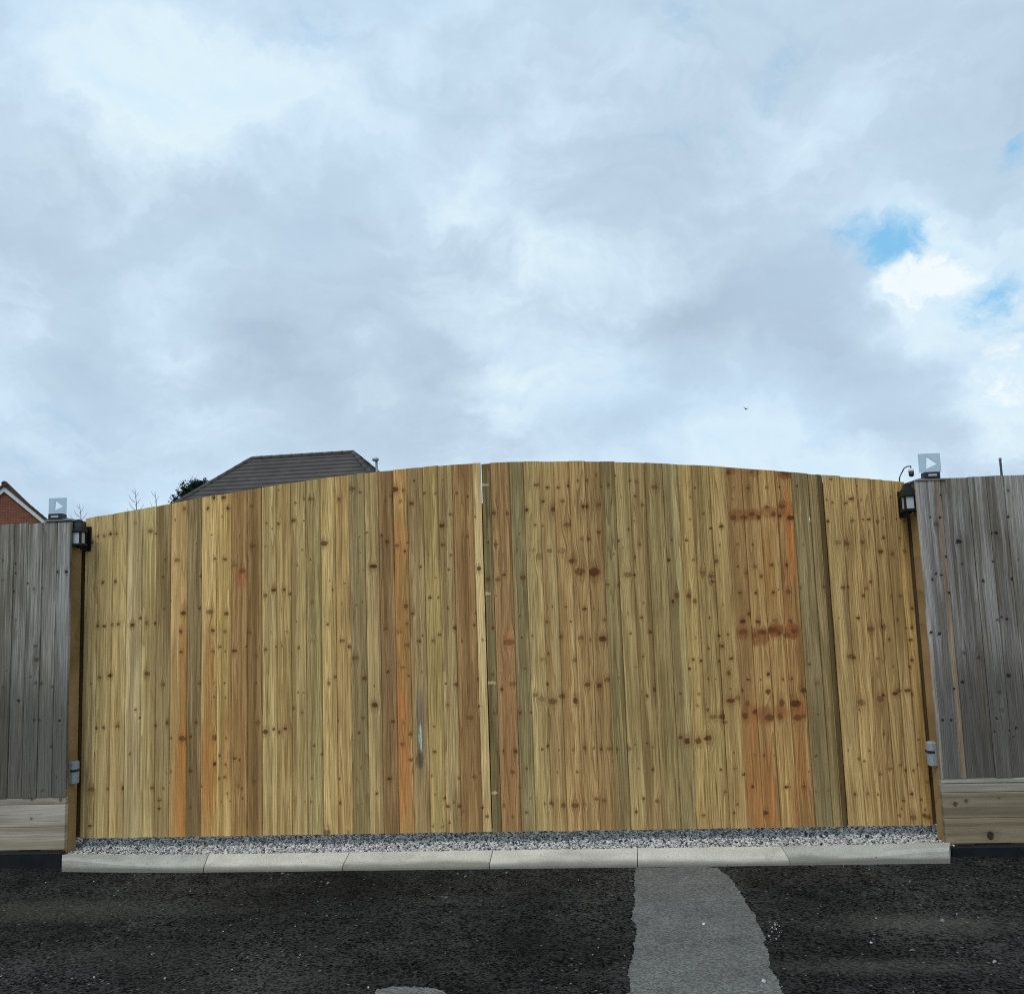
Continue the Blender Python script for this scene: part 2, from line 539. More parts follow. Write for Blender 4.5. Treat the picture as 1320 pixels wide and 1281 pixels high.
g = MB()
g.add([(-1500, -1500, -0.02), (1500, -1500, -0.02), (1500, 1500, -0.02), (-1500, 1500, -0.02)], [(0, 1, 2, 3)])
g.build('ground', grass_mat(), kind='structure')
KERB_Y = -0.36
rd = MB()
rd.add([(-30, -14, 0), (30, -14, 0), (30, -0.16, 0), (-30, -0.16, 0)], [(0, 1, 2, 3)])
rd.build('road', M_ROAD, kind='structure')
yd = MB()
yd.add([(-12, 0.9, 0.02), (12, 0.9, 0.02), (12, 20, 0.02), (-12, 20, 0.02)], [(0, 1, 2, 3)])
yd.build('yard', M_PATCH, kind='structure')


def jag(p, q_, step=0.006, amp=0.0045):
    a, b = np.array(p), np.array(q_)
    n = max(2, int(np.linalg.norm(b - a) / step))
    nv = np.array([-(b - a)[1], (b - a)[0]]) / np.linalg.norm(b - a)
    out, drift = [], 0.0
    for i in range(n):
        drift = 0.95 * drift + rng.gauss(0, amp * 0.45)
        out.append(a + (b - a) * i / n + nv * (drift + rng.gauss(0, amp * 0.35)))
    return out


def patch(name, outline, z=0.004):
    pts = []
    for i in range(len(outline)):
        pts += jag(outline[i], outline[(i + 1) % len(outline)])
    b = MB()
    b.add([(x, y, z) for x, y in pts], [tuple(range(len(pts)))])
    return b.build(name, M_PATCH, kind='structure')


right = [(905, 1115.5), (925, 1119), (945, 1135), (960, 1158), (974, 1180), (984, 1203), (990, 1230), (1000, 1258), (1010, 1281)]
left = [(808, 1281), (812, 1248), (818, 1215), (819, 1195), (815, 1175), (817, 1150), (820, 1117)]
ol = [on_z(x, y, 0.0) for x, y in right]
e1, e0 = ol[-1], ol[-2]
ol += [(e1[0] + 0.10, e1[1] - 0.8), (e1[0] + 0.25, -6.5), (e1[0] - 0.62, -6.5), (ol[-1][0] - 0.75, e1[1] - 0.8)]
ol += [on_z(x, y, 0.0) for x, y in left]
ol = [(x, min(y, KERB_Y - 0.012)) for x, y in ol]
ol[0] = (ol[0][0], KERB_Y - 0.012)
ol[-1] = (ol[-1][0], KERB_Y - 0.012)
patch('tarmac_strip', ol[::-1])
sp = [on_z(x, y, 0.0) for x, y in [(484, 1281), (488, 1275), (505, 1272), (530, 1273), (552, 1273.5), (568, 1277), (574, 1281)]]
sp += [(sp[-1][0] + .03, sp[-1][1] - .18), (sp[-1][0] - .1, sp[-1][1] - .34), (sp[0][0] + .06, sp[0][1] - .33), (sp[0][0] - .03, sp[0][1] - .15)]
patch('tarmac_patch', sp[::-1])

# ------------------------------------------------------------------ kerb
def conc_mat(name, c0, c1, seed):
    m, q = new_mat(name)
    co = q.vmath('ADD', q.n('ShaderNodeTexCoord').outputs['Object'], (seed * 3.1, seed, 0))
    n = q.noise(co, 5.0, 6, 0.65)
    f = q.noise(co, 160.0, 3, 0.6)
    st = q.noise(q.vmath('MULTIPLY', co, (1.4, 5.0, 14.0)), 1.0, 5, 0.6)
    col = q.mix(q.rng(q.math('MULTIPLY_ADD', n, 0.5, q.math('MULTIPLY', st, 0.5)), 0.38, 0.60), c0, c1)
    col = q.mix(q.rng(q.noise(co, 2.2, 6, 0.7), 0.52, 0.70, 0, 0.5, True), col, tuple(v * 0.62 for v in c0))
    k = q.rng(f, 0.3, 0.7, 0.74, 1.22)
    col = q.mix(1.0, col, q.comb(k, k, k), 'MULTIPLY')
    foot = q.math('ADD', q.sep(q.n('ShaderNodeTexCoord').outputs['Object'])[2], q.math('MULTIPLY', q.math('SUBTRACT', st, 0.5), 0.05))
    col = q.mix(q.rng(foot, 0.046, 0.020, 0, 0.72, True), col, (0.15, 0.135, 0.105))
    v = q.n('ShaderNodeTexVoronoi')
    q.put(v.inputs['Vector'], co)
    v.inputs['Scale'].default_value = 32.0
    hole = q.math('MULTIPLY', q.math('LESS_THAN', v.outputs['Distance'], 0.13), q.math('LESS_THAN', q.sep(v.outputs['Color'])[0], 0.10))
    col = q.mix(q.math('MULTIPLY', hole, 0.75), col, (0.06, 0.055, 0.05))
    return finish(m, q, col, 0.9, 0.2, q.math('MULTIPLY_ADD', hole, -1.0, f), 0.35, 0.003)


kerb = empty('kerb', (0, KERB_Y, 0), kind='structure')
joints_b = [80, 270, 452, 636, 822, 1006, 1226]            # joints along the back edge
joints_f = [79, 262, 441, 631, 822, 1019, 1226]            # along the foot
BACK = KERB_Y + 0.143


def kerb_sec(sx_f, sx_b, low):
    """cross-section; low 1 = dropped stone with a long sloped top, 0 = half-raised end"""
    zb = 0.078 * low + 0.088 * (1 - low)
    zf = 0.024 * low + 0.076 * (1 - low)
    ya = 0.004 + 0.0 * low
    yb = 0.02 * low + 0.035 * (1 - low)
    pts = [(0.0, -0.05), (0.0, zf * 0.55), (ya, zf * 0.9), (yb, zf + (zb - zf) * (0.16 if low > .5 else 0.55)), (0.125, zb - 0.002), (0.143, zb - 0.007), (0.143, -0.05)]
    return [(sx_f + (sx_b - sx_f) * min(1, y / 0.143), y, z) for y, z in pts]


for i in range(6):
    x0f, x1f = on_y(joints_f[i], 1121, KERB_Y + (0.05 if i == 0 else 0))[0], on_y(joints_f[i + 1], 1118, KERB_Y)[0]
    yb = BACK
    x0b, x1b = on_y(joints_b[i], 1098, yb)[0], on_y(joints_b[i + 1], 1097, yb)[0]
    gp_ = 0.0025
    x0f += gp_; x0b += gp_; x1f -= gp_; x1b -= gp_
    b = MB()
    cnt = 14
    rings = []
    for k in range(cnt + 1):
        s = k / cnt
        low = 1.0
        if i == 0: low = s ** 0.8
        if i == 5: low = (1 - s) ** 0.8
        low = low * low * (3 - 2 * low) if i in (0, 5) else 1.0
        rr = kerb_sec(x0f + (x1f - x0f) * s, x0b + (x1b - x0b) * s, low)
        jit = rng.gauss(0, 0.0007)
        if i == 0: rr = [(x, 0.143 - (0.143 - y) * (1 - 0.36 * (1 - s) ** 1.6), z) for x, y, z in rr]
        rings.append([(x, y + jit, z + jit) for x, y, z in rr])
    b.loft(rings)
    if i in (0, 5):
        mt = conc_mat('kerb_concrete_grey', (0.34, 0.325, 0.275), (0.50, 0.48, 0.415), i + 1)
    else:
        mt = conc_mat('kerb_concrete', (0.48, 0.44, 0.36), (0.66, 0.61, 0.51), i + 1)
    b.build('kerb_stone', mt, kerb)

M_BLACK_EDGE = simple('bitumen_edging', (0.006, 0.007, 0.009), 0.7, 0.3, var=0.5, scale=12)
for nm, xa, xb, zt in (('edging', -7.0, on_y(82, 1098, -0.217)[0] - 0.004, 0.098), ('edging', on_y(1224, 1092, -0.217)[0] + 0.004, 5.6, 0.058)):
    b = MB()
    b.box(xa, xb, -0.235, -0.18, -0.04, zt, 0.006)
    b.build(nm, M_BLACK_EDGE, kind='structure')

# ------------------------------------------------------------------ gravel
XL, XR = on_y(105, 1080, 0)[0], on_y(1203, 1063, 0)[0]


def stone_stuff(name, pts, sizes, mat, squash=0.65, **kw):
    ph = (1 + 5 ** 0.5) / 2
    iv = np.array([(-1, ph, 0), (1, ph, 0), (-1, -ph, 0), (1, -ph, 0), (0, -1, ph), (0, 1, ph), (0, -1, -ph), (0, 1, -ph), (ph, 0, -1), (ph, 0, 1), (-ph, 0, -1), (-ph, 0, 1)], float)
    iv /= np.linalg.norm(iv[0])
    fc = np.array([(0, 11, 5), (0, 5, 1), (0, 1, 7), (0, 7, 10), (0, 10, 11), (1, 5, 9), (5, 11, 4), (11, 10, 2), (10, 7, 6), (7, 1, 8), (3, 9, 4), (3, 4, 2), (3, 2, 6), (3, 6, 8), (3, 8, 9), (4, 9, 5), (2, 4, 11), (6, 2, 10), (8, 6, 7), (9, 8, 1)])
    n = len(pts)
    v = iv[None] * (1 + nrg.uniform(-0.34, 0.30, (n, 12, 1)))
    v = v * np.stack([nrg.uniform(0.8, 1.35, n), nrg.uniform(0.65, 1.1, n), nrg.uniform(squash * 0.7, squash * 1.2, n)], 1)[:, None, :]
    a, t_, p_ = nrg.uniform(0, 6.28, n), nrg.uniform(-0.6, 0.6, n), nrg.uniform(-0.6, 0.6, n)
    ca, sa = np.cos(a)[:, None], np.sin(a)[:, None]
    y = v[..., 1] * np.cos(t_)[:, None] - v[..., 2] * np.sin(t_)[:, None]
    z = v[..., 1] * np.sin(t_)[:, None] + v[..., 2] * np.cos(t_)[:, None]
    x = v[..., 0] * np.cos(p_)[:, None] + z * np.sin(p_)[:, None]
    z = -v[..., 0] * np.sin(p_)[:, None] + z * np.cos(p_)[:, None]
    vv = np.stack([x * ca - y * sa, x * sa + y * ca, z], -1) * (np.asarray(sizes)[:, None, None] * 0.5) + np.asarray(pts)[:, None, :]
    ff = fc[None] + (np.arange(n) * 12)[:, None, None]
    me = bpy.data.meshes.new(name)
    me.vertices.add(n * 12)
    me.vertices.foreach_set('co', vv.reshape(-1))
    me.loops.add(n * 60)
    me.loops.foreach_set('vertex_index', ff.reshape(-1).astype(np.int32))
    me.polygons.add(n * 20)
    me.polygons.foreach_set('loop_start', np.arange(0, n * 60, 3, dtype=np.int32))
    me.polygons.foreach_set('use_smooth', np.zeros(n * 20, bool))
    me.update(calc_edges=True)
    me.materials.append(mat)
    o = bpy.data.objects.new(name, me)
    COL.objects.link(o)
    return tag(o, **kw)


def stone_mat(name, stops):
    m, q = new_mat(name)
    rnd = q.n('ShaderNodeNewGeometry').outputs['Random Per Island']
    col = q.ramp(rnd, stops)
    co = q.n('ShaderNodeTexCoord').outputs['Object']
    n = q.noise(co, 220.0, 3, 0.6)
    k = q.rng(n, 0.3, 0.7, 0.75, 1.2)
    col = q.mix(1.0, col, q.comb(k, k, k), 'MULTIPLY')
    return finish(m, q, col, 0.85, 0.25)


bed = MB()
bed.box(XL - 0.03, XR + 0.05, BACK + 0.002, 0.88, -0.03, 0.038)
bed.box(XL - 0.5, XL - 0.031, 0.1, 0.88, -0.03, 0.037)
bed.box(XR + 0.051, XR + 0.5, 0.1, 0.88, -0.03, 0.037)
bed.build('gravel_bed', simple('gravel_dust', (0.12, 0.118, 0.115), 0.95, 0.1, var=0.4, scale=60), kind='structure')
NG = 27000
gx = nrg.uniform(XL - 0.45, XR + 0.45, NG)
gy = BACK + 0.008 + nrg.uniform(0, 1, NG) ** 1.25 * 0.86
keep = ((gx > XL - 0.02) & (gx < XR + 0.04)) | (gy > 0.11)
gx, gy = gx[keep], gy[keep]
NG = len(gx)
gs = nrg.uniform(0.010, 0.022, NG)
gz = 0.040 + nrg.uniform(0, 1, NG) * 0.018 + 0.010 * np.exp(-((gx - XL) / 0.7) ** 2) + 0.010 * np.exp(-((gx - XR) / 0.9) ** 2) + 0.004 * np.sin(gx * 5.0)
gz -= 0.004 * np.exp(-((gy - BACK) / 0.03) ** 2)
stone_stuff('gravel', np.stack([gx, gy, gz], 1), gs,
            stone_mat('gravel_stone', [(0.0, (0.20, 0.19, 0.178)), (0.2, (0.42, 0.40, 0.37)), (0.5, (0.57, 0.54, 0.50)), (0.8, (0.68, 0.65, 0.61)), (1.0, (0.78, 0.75, 0.71))]), kind='stuff')

# ------------------------------------------------------------------ knots read off the photograph
CROPS = {'A': (90, 640, 4.714), 'B': (90, 860, 4.714), 'C': (350, 590, 4.552), 'D': (350, 840, 4.552), 'E': (620, 590, 4.4), 'F': (620, 840, 4.4), 'G': (900, 590, 4.125), 'H': (900, 840, 4.125),
         'I': (0, 560, 5.3375), 'J': (0, 920, 5.3375), 'K': (1120, 560, 6.405), 'L': (1120, 920, 6.405), 'M': (0, 660, 6.405), 'N': (0, 840, 6.1), 'O': (1170, 600, 5.82), 'P': (1170, 810, 6.1)}
GATE_KNOTS = {
 'A': '172,240,10,.8 208,237,10 246,225,14 282,225,14 135,278,10 165,285,8,.3 400,160,8,.4 490,210,16 525,225,10 588,290,9,.5 412,386,5 580,382,8 200,520,11 277,515,13 568,488,7 165,555,12,.3 575,678,7 165,785,12 210,785,10 256,775,12 292,775,13 380,778,16 430,735,13 468,768,20 520,770,8 697,72,14 640,140,6 838,70,14 875,5,14 935,5,14 960,70,12 860,232,5 925,122,6 652,384,16 770,286,8 880,376,12 942,380,12 1000,415,18,.6 1050,450,22,.6 797,485,7 1110,300,16,.5 1030,235,5 1105,55,8 1188,600,18 1237,566,10 1302,566,10 1267,165,8 1195,160,5 1190,300,7,.4 690,705,16 788,678,7 850,700,22 952,710,14 675,818,14 870,812,14 943,818,12 677,942,11 868,938,12 912,912,7 945,938,7 1000,935,12 1070,910,8 1090,825,12,.5 1222,820,6 1190,928,9 1255,910,5 1290,910,5 1130,965,8,.5',
 'B': '182,60,11 248,48,12 130,100,7 470,38,20 568,103,15 790,100,14 160,367,13 205,365,11 288,357,12 520,355,9 592,335,12 735,422,10 616,428,7 768,335,10 1140,335,20,.5 1188,390,18 1240,375,9 1272,392,10 1308,372,8 880,425,22 950,430,14 685,430,18 615,630,7 735,630,8 585,640,7,.5 880,585,12 945,590,8 910,535,7 910,675,7 940,665,8 1000,550,10 1030,560,10 132,740,16 230,738,10 322,733,14 500,733,9 567,733,8 543,805,8 543,857,7 125,963,9 733,850,7 800,722,8 1045,735,7 1048,792,8 1020,715,20,.4 940,95,6 945,183,6 877,180,6 877,95,6 1132,95,6 365,525,10 400,255,8 425,305,6 1120,690,10,.5 955,765,5 975,812,5 920,815,5',
 'C': '472,180,16 520,203,10 395,243,14 230,243,13,.6 188,240,8 140,265,8 128,368,12 190,370,7 40,388,9 43,190,6 308,500,18 720,185,18 772,190,14 757,255,12 822,268,13 838,135,6 897,210,8 962,210,12,.6 1005,130,5 1085,208,7 1150,228,8 1195,348,7 1000,398,14 1005,510,11 1050,330,10 517,465,6 523,558,7 557,437,6 645,455,12 678,490,11 735,515,16 783,548,11 597,635,14 873,640,8 540,657,8 705,222,8 668,250,6 1148,460,14,.6 1052,570,8 1040,655,6 1217,653,15 922,572,6 962,705,5 930,822,8 980,822,8 12,775,10 72,772,10 110,800,9 340,720,5 360,775,6 432,735,5 502,733,5 412,855,5 497,862,6 535,848,5 240,850,9,.5 150,630,8,.5 228,597,6 180,540,5 790,870,16 795,972,11 752,1020,14,.6 795,1098,12 670,1000,10,.6 1035,880,8 830,915,12 1075,995,12 985,1040,10 868,1075,8 885,1043,5 950,1075,10 1118,1075,9 328,975,7 415,1073,12 458,1108,12 240,1075,13,.5 90,1020,6 160,1115,9 1240,1070,7 1200,912,6 1190,980,8 1270,490,9',
 'D': '375,145,14 338,183,14 490,35,14 545,155,12 605,310,20 155,237,6 188,238,6 128,330,9 180,355,6 12,452,10 80,450,10 47,470,14,.5 537,387,9 515,475,9 710,407,12 690,742,10 525,680,6 775,415,20,.6 765,540,16,.6 815,480,14 820,632,9 770,90,8 805,140,6 683,115,9 883,118,6 1022,185,6 1087,190,12 1033,312,9 952,438,7 940,730,10 957,588,8 1165,385,20,.5 1190,735,12,.5 1102,740,6 1035,905,12 1072,882,7 1103,903,10 1018,860,7 960,840,7 950,1025,12,.7 1000,1030,9,.6 325,1058,18 450,1058,12 403,885,9 400,745,7 237,740,6 235,880,8,.5 130,870,10,.5 195,880,7 618,830,7 1237,915,9 1265,967,10 1228,710,6 1220,320,9 1213,160,7 295,600,6 390,405,6 250,550,6 535,890,5 1045,1000,5 1130,935,8,.5',
 'E': '70,312,14 150,315,12 260,297,12 85,490,10,.6 40,472,8,.6 312,155,11 376,167,9 437,167,8 497,157,11 463,243,12 350,245,9 412,290,18 308,383,8 347,385,8 490,378,17 295,525,12,.5 390,525,18 460,525,18,.8 340,560,25,.5 515,583,18 560,645,24 640,645,26 578,277,16 600,275,14 665,265,15 548,130,8 598,127,8 653,97,8 570,460,9 610,460,10 668,420,10 723,155,9 680,162,8 760,100,5 845,128,6 882,135,9 915,265,12 870,358,8 838,403,6 875,215,8 985,165,16,.6 782,467,6 803,507,6 752,545,6 795,220,6,.5 833,660,18,.8 870,662,9 720,718,10,.7 782,725,10 1062,580,9 1205,577,10 1165,465,9 1185,347,6 1188,222,6 1215,172,6 1262,318,6 1110,780,17 1088,815,17 1178,780,17 1213,810,15 1305,670,12 1310,700,10 1265,655,14,.6 40,685,14 97,690,14 132,662,12 238,680,18 160,1045,20,.6 588,858,8 640,855,8 405,842,6 480,842,6 375,928,9 508,925,8 700,918,9 567,1020,12 620,1030,12,.6 690,1025,20 452,1012,12 292,1010,9 230,1018,6 222,897,6 220,430,6 205,527,6 910,905,7 960,985,9 848,995,8 920,823,6 835,880,6,.5 1218,1020,7 1298,910,6 870,560,8 900,490,10,.5 1080,465,8 68,962,8',
 'F': '118,212,12 180,180,14,.6 310,245,14 345,268,16,.5 408,278,20 468,248,18 535,275,24 537,45,13 350,45,12,.7 383,8,8 378,180,9 285,343,12 222,345,12,.5 603,185,14 672,188,16 715,155,15 783,148,9,.6 918,25,12 943,250,13 985,212,16 880,85,8,.6 588,545,14 640,545,9 682,550,10 730,548,14,.5 772,552,12 838,545,14,.7 128,563,9 197,563,11 378,535,6 347,553,5 445,553,6 522,552,7 1168,505,22 1232,505,18 1285,490,17 1132,485,12 1180,95,9 1205,43,7 1250,48,7 1130,235,6 1238,238,8 1285,330,14,.6 180,680,10 258,662,6 433,680,6 547,678,6 225,770,10,.6 130,870,14,.5 280,830,8,.5 362,862,12,.5 405,858,14 467,867,16 535,867,16 655,835,14,.6 697,840,14 590,865,10,.5 257,910,9,.7 923,828,10 1000,845,10 880,905,8 1230,305,7 945,517,8 978,540,6 975,665,7 895,658,6 1267,925,5 250,95,6 65,125,10,.6 75,345,12,.5 180,935,6',
 'G': '160,78,14,.7 285,75,14,.6 322,80,10,.5 465,80,20,.7 190,160,6 265,160,8 363,160,6 432,158,8 445,258,15 365,262,14 185,318,16 245,318,16 285,300,15 320,315,15 400,300,16 430,310,13 492,320,16 122,365,8 115,465,9 100,548,11 75,630,17 78,660,10 25,610,14,.6 28,298,6 68,375,6 210,460,6 290,460,6 525,150,6 210,578,7 303,578,8 260,612,10 335,628,14 390,570,9 470,570,10 222,718,8 307,718,8 400,715,12 480,712,15 237,870,12 318,870,11 410,865,16,.7 490,868,16,.7 240,925,18,.7 295,940,18,.7 340,925,16,.7 395,915,18,.7 430,930,16,.7 470,945,18,.7 510,920,16,.7 275,830,10 545,688,11,.7 670,682,14 560,463,7,.5 690,338,8 705,115,7 713,238,7 683,225,6 785,240,7 813,218,9 868,222,7 820,335,8 877,328,8 908,328,9 953,338,7 985,322,7 745,450,18,.6 787,455,16 870,450,14,.6 970,497,12 1032,512,16 1098,495,14 1070,425,6 985,425,6 917,660,10,.8 893,695,14,.5 880,732,9 770,690,8 797,690,6 748,852,6 850,852,7 918,910,15 982,898,14 1025,735,6 1075,735,7 1138,798,8 1060,860,8 1135,900,8 1130,965,8 1015,965,8 700,790,6 110,945,9 157,937,6 127,1000,9 132,780,6 62,850,7 55,1015,6 95,550,12 1055,325,6 1095,335,8 1107,905,5 960,215,8,.4',
 'H': '15,45,8 175,35,7 163,112,13 112,50,7 173,258,16 208,243,18 80,345,13 133,345,18 138,372,10 47,458,16 5,462,12 50,310,10,.6 55,145,6 95,147,6 590,65,6 265,147,8 235,205,10 333,147,6 372,210,17 372,118,10 450,145,7 497,142,8 563,205,14 262,275,16,.8 250,340,18 305,320,16 380,348,20 443,272,22 435,345,20 518,275,24 530,350,20 562,343,16 300,548,8 350,548,8 405,548,7,.5 208,808,11 245,650,7 198,618,9,.5 122,628,6 290,717,8 355,855,14 470,718,8 560,717,10 635,165,15,.5 627,552,6 690,735,12,.4 765,725,16,.6 628,742,12,.5 817,25,20 830,28,10 955,35,8 868,270,20,.7 968,250,20 985,230,10 1072,205,15 1113,205,13 1048,222,9 1138,222,9 1137,42,9 1127,78,7 1037,78,6 855,570,10 885,580,7 797,523,6 910,523,6 990,435,12,.6 1020,622,12,.6 1145,632,7 1105,630,7 970,650,7 833,757,9 903,755,10 957,757,6 1075,600,6 1080,835,6 1070,868,9,.6 1142,880,18 1205,868,16 1225,875,12 1185,782,6 1208,838,7 1135,755,12 1090,790,7 1220,690,7 1172,463,6 1170,595,7 30,868,6 190,855,7 145,745,5'}
FENCE_KNOTS = {'M': '472,495,12 545,493,12 125,425,8 125,505,8 110,655,9 228,588,8 22,395,8,.5 20,560,8,.5 280,635,14,.5 345,630,10,.5 125,885,12,.4 290,1105,14,.5 300,1215,20,.6 70,250,7,.4',
               'N': '143,382,13 467,540,11 270,535,14,.5 310,535,12,.6 280,245,14,.5 325,250,12,.6 410,275,14,.5 240,195,10,.5 400,745,14,.5 50,150,8,.4 335,1090,12,.5',
               'O': '252,220,10 243,388,8 170,388,6 215,440,18,.5 385,568,17 410,738,8 292,685,12 212,810,8 253,822,8 187,853,8 317,953,11 628,507,9 665,505,11 755,383,7 755,185,10,.6 637,718,7 565,865,9 795,850,17 640,625,7,.5 708,1138,9 675,1155,8 745,1150,10 435,1120,7,.5 238,1265,9 180,1250,8',
               'P': '250,40,11 185,35,9 445,190,14,.6 560,228,12,.7 430,418,11 498,545,9,.5 275,718,11 342,718,11 365,475,9 797,370,16 720,500,16,.5 740,640,18,.4 697,705,9 685,810,7 803,800,9 855,780,9 838,850,9,.7 512,900,9,.4'}


def read_knots(table, y):
    out = []
    for k, txt in table.items():
        ox, oy, sc = CROPS[k]
        for it in txt.split():
            p = [float(v) for v in it.split(',')]
            x, z = on_y(ox + p[0] / sc, oy + p[1] / sc, y)
            out.append((x, z, p[2] / sc / 192.0, p[3] if len(p) > 3 else 1.0))
    return out


GK, FK = read_knots(GATE_KNOTS, 0.0), read_knots(FENCE_KNOTS, -0.19)

ORANGE, DKB, RED = (146, 101, 48), (100, 72, 42), (118, 68, 34)
STAINS = [(236, 930, 8, 170, ORANGE, .85), (233, 1010, 13, 90, (155, 98, 40), .7), (270, 920, 9, 140, ORANGE, .8), (267, 1010, 13, 90, (152, 100, 44), .75), (326, 990, 9, 120, (95, 68, 35), .4),
          (292, 960, 9, 60, (140, 90, 45), .5), (311, 745, 9, 14, (150, 85, 45), .6), (310, 940, 10, 90, (140, 100, 52), .5), (500, 860, 8, 120, (105, 75, 45), .5), (515, 830, 12, 140, ORANGE, .6), (519, 970, 12, 110, (160, 92, 42), .6), (513, 700, 10, 40, (160, 100, 45), .5),
          (542, 945, 6, 60, (95, 85, 75), .75), (542, 950, 2.2, 18, (140, 165, 140), .95), (541, 980, 5, 13, (66, 58, 42), .8), (599, 760, 8, 80, (105, 75, 42), .5), (606, 930, 8, 120, (105, 75, 42), .45),
          (655, 900, 8, 110, (138, 90, 52), .4), (655, 828, 8, 9, (146, 92, 50), .5), (657, 1010, 9, 60, (140, 95, 55), .5),
          (948, 664, 13, 8, RED, .7), (967, 663, 12, 9, RED, .7), (990, 660, 13, 9, RED, .65), (1011, 655, 12, 11, RED, .7), (1013, 612, 11, 6, (85, 50, 28), .7), (940, 608, 9, 6, (100, 58, 30), .6), (970, 609, 12, 6, (110, 66, 34), .5),
          (958, 816, 9, 10, RED, .8), (977, 820, 12, 11, RED, .8), (1000, 812, 13, 10, (112, 52, 24), .85), (1022, 813, 11, 11, (118, 56, 26), .85),
          (966, 920, 11, 13, (132, 76, 38), .7), (985, 921, 11, 12, (132, 76, 38), .7), (1007, 918, 10, 12, (132, 76, 38), .7), (1029, 914, 12, 13, (132, 76, 38), .7),
          (990, 735, 9, 60, ORANGE, .75), (1018, 690, 5, 70, (165, 95, 40), .7), (1013, 760, 9, 50, (130, 84, 44), .5), (973, 1005, 11, 90, (146, 96, 48), .8), (992, 1020, 9, 70, (146, 88, 44), .7), (1028, 1045, 5, 45, (140, 85, 40), .65), (1033, 985, 5, 60, (150, 95, 45), .5),
          (1060, 990, 10, 120, (98, 86, 56), .5), (1094, 790, 6, 70, (105, 78, 50), .7), (1097, 700, 6, 30, (120, 90, 52), .5), (1098, 920, 12, 60, (130, 104, 62), .4),
          (625, 624, 6, 2.2, (165, 145, 100), .85), (627, 764, 6, 2.2, (165, 145, 100), .85), (632, 879, 6, 2.2, (165, 145, 100), .85), (637, 1021, 6, 2.2, (165, 145, 100), .85),
          (880, 800, 5, 220, (168, 146, 92), .6), (742, 870, 3, 120, (165, 140, 90), .5), (718, 800, 4, 180, (165, 142, 95), .5), (684, 760, 5, 200, (160, 138, 92), .45), (668, 690, 5, 90, (118, 104, 70), .3), (1028, 600, 0.1, 0.1, DKB, 0)]
ST = []
for px, py, rx, ry, c, s in STAINS:
    x, z = on_y(px, py, 0.0)
    ST.append((x, z, rx / 192.0, ry / 192.0, alb(c), s))

# ------------------------------------------------------------------ gate
Z0 = 0.128
top_pts = [(113, 668), (150, 660.5), (221, 649.5), (260, 641.5), (350, 626), (450, 612), (487, 607.6), (525.7, 604.5), (620, 597), (674, 594.5), (733, 594), (792, 595), (854, 597.5), (915, 600.5), (936, 603), (999, 607), (1053, 611), (1094, 614), (1168, 621.5)]
tw = np.array([on_y(x, y, 0.0) for x, y in top_pts])
ca = np.polyfit(tw[:, 0], tw[:, 1], 4)
ztop = lambda x: float(np.polyval(ca, x))

LEFT_E = [(110, 690), (127, 690), (145.6, 690), (164.2, 690), (184, 690), (202.5, 690), (220.8, 690), (242, 690), (260, 690), (279.5, 690), (298, 690), (318.5, 690), (337.3, 690), (356.5, 690), (374.5, 620), (393.5, 620), (413, 620), (431.5, 620), (450, 620), (469.5, 620), (487.5, 620), (506.3, 620), (525, 620), (545, 620), (564.5, 620), (583.3, 620), (609.3, 620), (620.1, 620)]
LEFT_C = [(150, 130, 88), (150, 130, 85), (155, 132, 85), (157, 140, 100), (154, 135, 88), (124, 104, 68), (165, 135, 85), (122, 102, 68), (166, 139, 86), (160, 132, 78), (140, 108, 65), (122, 95, 57), (156, 133, 86), (150, 125, 78), (144, 122, 78), (136, 119, 76), (162, 137, 86), (150, 122, 75), (126, 109, 72), (147, 124, 82), (124, 97, 62), (154, 120, 70), (140, 116, 77), (142, 120, 72), (140, 118, 78), (132, 102, 62), (174, 150, 102)]
RIGHT_E = [(620.5, 605), (632, 605), (656.4, 605), (674.5, 605), (695, 605), (713.5, 605), (733, 605), (754, 605), (773.4, 605), (792, 605), (811, 605), (831, 605), (854, 605), (873, 605), (891.6, 605), (915, 620), (936, 620), (957, 620), (977.8, 620), (999.6, 620), (1020.7, 620), (1042.2, 620), (1053, 620), (1061.2, 620), (1083, 622), (1103.8, 624), (1123, 626), (1139, 628), (1153.5, 630), (1167, 632)]
RIGHT_C = [(102, 88, 56), (132, 102, 64), (121, 107, 71), (150, 128, 82), (140, 115, 72), (151, 121, 76), (140, 112, 70), (132, 105, 65), (121, 105, 68), (139, 119, 76), (130, 108, 68), (125, 106, 66), (122, 105, 68), (146, 121, 73), (135, 112, 68), (148, 122, 76), (132, 101, 60), (138, 108, 64), (150, 118, 70), (134, 101, 58), (119, 103, 69), (121, 103, 68), (78, 62, 36), (151, 126, 79), (146, 119, 73), (140, 113, 70), (140, 114, 70), (142, 117, 74), (140, 115, 68)]  # the darkest tone has the shade on the narrow recessed board painted in
M_RAIL = wood('timber_rail', *shades((120, 98, 62)), seed=91, horiz=True)
M_STILE = wood('timber_stile', *shades((70, 55, 34)), seed=92)
M_GALV = simple('galvanised_steel', (0.42, 0.43, 0.44), 0.5, 0.5, 0.6)


